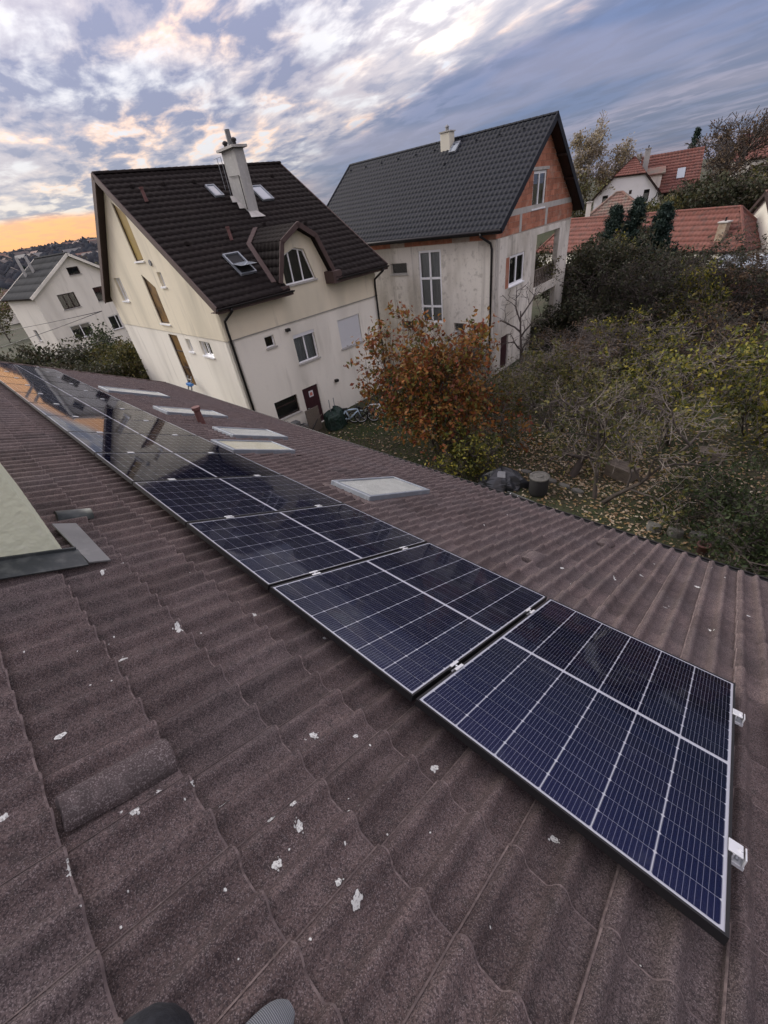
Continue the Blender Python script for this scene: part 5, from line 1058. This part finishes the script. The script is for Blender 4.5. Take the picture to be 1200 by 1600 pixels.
# ---------------------------------------------------------------- grass and fallen leaves
def scatter(n, x0, x1, y0, y1, dens):
    x, y = rng.uniform(x0, x1, n*3), rng.uniform(y0, y1, n*3); k = rng.random(n*3) < dens(x, y); return x[k][:n], y[k][:n]
def out_houses(x, y): return ~((x < -16.0) & (y > 7.3) & (y < 17)) & ~((x < -11.8) & (y > 19.2))
x, y = scatter(60000, -21, 5, 5.8, 24, lambda x, y: out_houses(x, y)*(.25+.75*sstep(-x, 2, 9))); n = len(x); z = gz(x, y)
a = rng.uniform(0, 6.28, n); hgt = rng.uniform(.04, .13, n); ln_ = rng.normal(size=(n, 2))*.05; wd = .011
V = np.stack([np.stack([x-wd*np.cos(a), y-wd*np.sin(a), z-.01], 1), np.stack([x+wd*np.cos(a), y+wd*np.sin(a), z-.01], 1), np.stack([x+ln_[:, 0], y+ln_[:, 1], z+hgt], 1)], 1).reshape(-1, 3)
tag(np_mesh('grass', V, np.arange(3*n).reshape(-1, 3), L_GRASS), 'short autumn lawn grass in the garden', 'grass', None, 'stuff')
def ld(x, y): return out_houses(x, y)*(.16+.84*np.exp(-((x+1.6)**2/9+(y-13.0)**2/9))+.8*np.exp(-((x+5.6)**2/4+(y-13.2)**2/3)))
x, y = scatter(22000, -20, 5, 6, 24, ld); n = len(x); P = np.stack([x, y, gz(x, y)+rng.uniform(.015, .05, n)], 1)
V, F = leaves(P, .135, rng, 0., .7); V = V.reshape(n, 4, 3); V[:, :, 2] = P[:, None, 2]+(V[:, :, 2]-P[:, None, 2])*.3; V = V.reshape(-1, 3)
tag(np_mesh('fallen_leaves', V, F, L_FALL), 'pale and brown fallen leaves strewn over the lawn', 'leaves', None, 'stuff')
# ================================================================== garden things
def ground(x, y): return float(gz(x, y))
# black plastic heap
b = MB(); n, m_ = 22, 12; V, F = [], []
for i in range(m_):
    t = i/(m_-1)
    for j in range(n):
        a = 2*math.pi*j/n; rr_ = (1-t**2.4)*(1+.18*math.sin(3*a+1)+.14*math.sin(7*a+t*5)); V.append((rr_*.85*math.cos(a), rr_*.55*math.sin(a), .72*t*(1+.10*math.sin(2*a))+random.uniform(-.02, .02)))
for i in range(m_-1):
    for j in range(n): F.append((i*n+j, i*n+(j+1) % n, (i+1)*n+(j+1) % n, (i+1)*n+j))
b.add(V, F); root = empty('covered_heap', (-6.5, 10.75, ground(-6.5, 10.75)), (0, 0, .3), 'heap under crumpled black plastic sheet just beyond the eave', 'heap'); b.build('plastic_sheet', M_TARPB, root, False)
MB().add([(-.05, -.32, .52), (.22, -.28, .50), (.18, -.12, .66), (-.1, -.15, .67)], [(0, 1, 2, 3)]).build('torn_patch', M_ZINC, root)
root = empty('barrel', (-5.15, 10.9, ground(-5.15, 10.9)), (0, 0, 0), 'round grey barrel with ribbed lid near the black heap', 'barrel')
MB().lathe([(.29, 0), (.31, .1), (.31, .62), (.29, .66)], (0, 0, 0), 18).build('drum', M_RUBBER, root, True); MB().lathe([(.33, .66), (.33, .70), (.26, .715), (.25, .70), (.13, .70), (.12, .72), (.02, .72)], (0, 0, 0), 18).build('lid', M_STONE, root)
# white ladder lying by the eave
A_, B_ = Vector((-6.05, 10.0, 0)), Vector((-2.75, 9.62, 0)); root = empty('ladder', (A_.x, A_.y, ground(A_.x, A_.y)+.06), (0, 0, math.atan2(B_.y-A_.y, B_.x-A_.x)), 'white aluminium ladder lying on the ground along the eave', 'ladder')
Ln = (B_-A_).length
for y_ in (0, .38): MB().box((0, y_-.014, 0), (Ln, y_+.014, .05)).build('rail', M_ZINC if y_ else M_CLAMP, root)
for k in range(12): MB().tube([(.15+k*.28, .02, .03), (.15+k*.28, .36, .03)], .014, 6).build('rung', M_CLAMP, root)
for k, (x, y, sx, sy, hh, lab, nm) in enumerate(((-3.3, 13.4, .9, .55, .45, 'weathered wooden planter box under the twiggy fruit trees', 'planter_box'), (-1.2, 15.8, .7, .5, .35, 'small wooden crate in the leaves at the right', 'wooden_crate'))):
    root = empty(nm, (x, y, ground(x, y)), (0, 0, -.3+k*.5), lab, 'box')
    for q in range(3):
        z0 = q*hh/3; MB().box((-sx/2, -sy/2, z0+.004), (sx/2, -sy/2+.03, z0+hh/3)).build('board', M_WOOD, root); MB().box((-sx/2, sy/2-.03, z0+.004), (sx/2, sy/2, z0+hh/3)).build('board', M_WOOD, root)
        MB().box((-sx/2, -sy/2+.031, z0+.004), (-sx/2+.03, sy/2-.031, z0+hh/3)).build('board', M_WOOD, root); MB().box((sx/2-.03, -sy/2+.031, z0+.004), (sx/2, sy/2-.031, z0+hh/3)).build('board', M_WOOD, root)
    for q in range(4): MB().box((-sx/2-.02, -sy/2+q*sy/4, hh+.004), (sx/2+.02, -sy/2+(q+1)*sy/4-.015, hh+.03)).build('lid_board', M_WOOD, root)
# stone edging
def stone(x, y, sx, sy, sz, rz, lab, group):
    n = 8; b = MB(); top = [(sx*.5*math.cos(2*math.pi*i/n+.4)*random.uniform(.8, 1.05), sy*.5*math.sin(2*math.pi*i/n+.4)*random.uniform(.8, 1.05)) for i in range(n)]
    b.prism(top, lambda a, c_, t: (a*(1 if t == 0 else .86), c_*(1 if t == 0 else .86), t-.05), sz+.05); o = b.build('edging_stone', M_STONE, None, False, .02); o.location = (x, y, ground(x, y)); o.rotation_euler = (0, 0, rz); tag(o, lab, 'stone', group)
for k in range(9): stone(-1.6+k*.52, 10.9+.08*k+random.uniform(-.06, .06), .5, .32, random.uniform(.14, .3), random.uniform(-.2, .2), f'{ORD[k]} rough grey stone from the left below the dark green bush', 'stones edging the bed by the eave')
for k in range(5): stone(-6.1+k*.5, 11.95+random.uniform(-.05, .05)-.06*k, .5, .3, .08, random.uniform(-.15, .15), f'{ORD[k]} flat grey stone from the left in the path behind the barrel', 'flat path stones behind the barrel')
root = empty('flower_pot', (-.35, 10.55, ground(-.35, 10.55)), (0, 0, 0), 'small terracotta pot standing among the edging stones', 'pot'); MB().lathe([(.10, 0), (.14, .28), (.16, .28), (.16, .34), (.13, .34), (.11, .2)], (0, 0, 0), 14).build('pot_body', M_PIPEBR, root, True)
# things in front of the cream house
def bike(loc, rz, label, frame_m, lean=.12):
    r = empty('bicycle', (loc[0], loc[1], ground(*loc)), (lean, 0, rz), label, 'bicycle', 'bicycles by the cream house'); R = .31
    for x in (-.5, .5):
        w_ = MB().torus((x, 0, R+.02), R, .036, (0, 1, 0), 22, 6).build('wheel', M_RUBBER, r, True); MB().torus((x, 0, R+.02), R-.035, .01, (0, 1, 0), 20, 5).build('rim', M_CLAMP, w_, True)
        sp = MB(); [sp.tube([(x, 0, R+.02), (x+(R-.03)*math.cos(q), 0, R+.02+(R-.03)*math.sin(q))], .003, 3) for q in np.arange(0, 6.28, .7)]; sp.build('spokes', M_CLAMP, w_, kind='stuff')
    f = MB(); bb, st_, hd = (-.08, 0, .3), (-.22, 0, .78), (.36, 0, .80)
    for a, c in ((bb, st_), (bb, (.38, 0, .68)), (st_, hd), (st_, (-.5, 0, R+.02)), (bb, (-.5, 0, R+.02)), (hd, (.5, 0, R+.02))): f.tube([a, c], .04, 6)
    f.build('frame', frame_m, r, True); MB().box((-.36, -.06, .84), (-.1, .06, .90)).build('saddle', M_RUBBER, r, False, .02); MB().tube([(-.22, 0, .76), (-.23, 0, .86)], .014, 6).build('seat_post', M_GREYM, r)
    MB().tube([(.30, -.28, .98), (.36, -.1, 1.0), (.36, .1, 1.0), (.30, .28, .98)], .013, 6).build('handlebar', M_BLACKM, r); MB().tube([(.36, 0, .78), (.36, 0, 1.0)], .016, 6).build('stem', M_BLACKM, r)
    MB().torus((bb[0], .03, bb[2]), .09, .012, (0, 1, 0), 14, 5).build('chainring', M_BLACKM, r); MB().tube([(.5, 0, R*2+.07), (.62, 0, R*2+.03)], .03, 6).build('mudguard', frame_m, r); return r
bike((-15.5, 11.9), .75, 'white and blue bicycle beside the green tarpaulin', mat('pale_blue_paint', (.45, .58, .68), .35))
bike((-15.05, 12.35), .65, 'second bicycle with black frame behind the white and blue one', M_BLACKM)
bike((-14.9, 12.9), .6, 'white bicycle half hidden by the autumn tree', mat('white_paint', (.7, .72, .72), .35))
b = MB(); V, F = [], []; n, m_ = 20, 10
for i in range(m_):
    t = i/(m_-1)
    for j in range(n):
        a = 2*math.pi*j/n; k_ = (1-t**9)*(1+.09*math.sin(5*a+2)+.07*math.sin(9*a)); q_ = 1/max(abs(math.cos(a)), abs(math.sin(a)))**.6; V.append((k_*.42*q_*math.cos(a), k_*.50*q_*math.sin(a), .98*t**.8*(1+.12*math.sin(a))+.04*math.sin(4*a)))
for i in range(m_-1):
    for j in range(n): F.append((i*n+j, i*n+(j+1) % n, (i+1)*n+(j+1) % n, (i+1)*n+j))
root = empty('covered_motorbike', (-16.0, 11.25, ground(-16, 11.2)), (0, 0, 0), 'bulky thing under a dark green tarpaulin beside the red door', 'cover'); b.add(V, F); b.build('tarpaulin', M_TARPG, root)
for q in (-.18, .12): MB().tube([(0, q, .9), (-.1, q+.1, 1.45)], .02, 5).build('protruding_bar', M_GREYM, root)
root = empty('scrap_pile', (-16.6, 9.3, ground(-16.6, 9.3)), (0, 0, 0), 'pile of scrap frames and pipes under the basement window', 'scrap')
for k in range(16):
    p = Vector((random.uniform(-.5, .5), random.uniform(-.9, .9), random.uniform(.05, .3))); q = p+Vector((random.uniform(-.4, .4), random.uniform(-.8, .8), random.uniform(.3, .9))); MB().tube([p, q], .022, 5).build('scrap_pipe', random.choice([M_BLACKM, M_GREYM, M_WOOD]), root)
MB().torus((.2, .2, .5), .33, .03, (1, .3, .2), 20, 6).build('old_tyre', M_RUBBER, root); b = MB(); b.box((-.1, .75, .05), (-.04, 1.55, 1.25)); b.build('leaning_board', M_WOOD, root)
for x_, (y0, y1, z0, z1) in ((-.35, (-.8, .3, .75, .95)), (-.2, (-.6, .6, .5, .7))): MB().box((x_, y0, z0), (x_+.35, y1, z1)).build('metal_sheet', M_ZINC, root)
# ladder leaning on the cream gable
def Lw_(x, y, z): c_, s_ = math.cos(PHL), math.sin(PHL); return Vector((OL.x+x*c_-y*s_, OL.y+x*s_+y*c_, z))
p0 = Lw_(-.95, 6.0, GZ); root = empty('leaning_ladder', p0, (0, 0, PHL), 'aluminium ladder leaning on the cream gable wall', 'ladder')
for q in (-.2, .2): MB().tube([(0, q, 0), (1.1, q, 2.95)], .035, 6).build('rail', M_ZINC, root)
for k in range(9): t = (k+.5)/9; MB().tube([(1.1*t, -.2, 2.95*t), (1.1*t, .2, 2.95*t)], .018, 6).build('rung', M_ZINC, root)
MB().box((.86, -.26, 2.5), (1.04, .26, 2.62)).build('tool_tray', mat('blue_plastic', (.06, .20, .5), .4), root)
# overhead cables on the left
for k, (a, c_, sag, lab) in enumerate((((-31.4, 7.5, -.9), (-62, -9, -1.6), .5, 'upper overhead cable crossing the grey roofed house'), ((-31.4, 7.5, -.9), (-58, -6, -4.6), .3, 'steep overhead cable crossing the grey roofed house'), ((-31.2, 7.7, -2.4), (-60, -9, -3.8), .6, 'lower overhead cable crossing the grey roofed house'), ((-31.2, 7.7, -2.5), (-60, -9.6, -4.4), .6, 'lowest overhead cable crossing the grey roofed house'))):
    A_, B_ = Vector(a), Vector(c_); o = MB().tube([A_.lerp(B_, t)-Vector((0, 0, sag*4*t*(1-t))) for t in np.linspace(0, 1, 16)], .018, 5).build('overhead_cable', M_BLACKM, None, True); tag(o, lab, 'cable', 'cables on the left')
print('foliage tris', TRI[0])
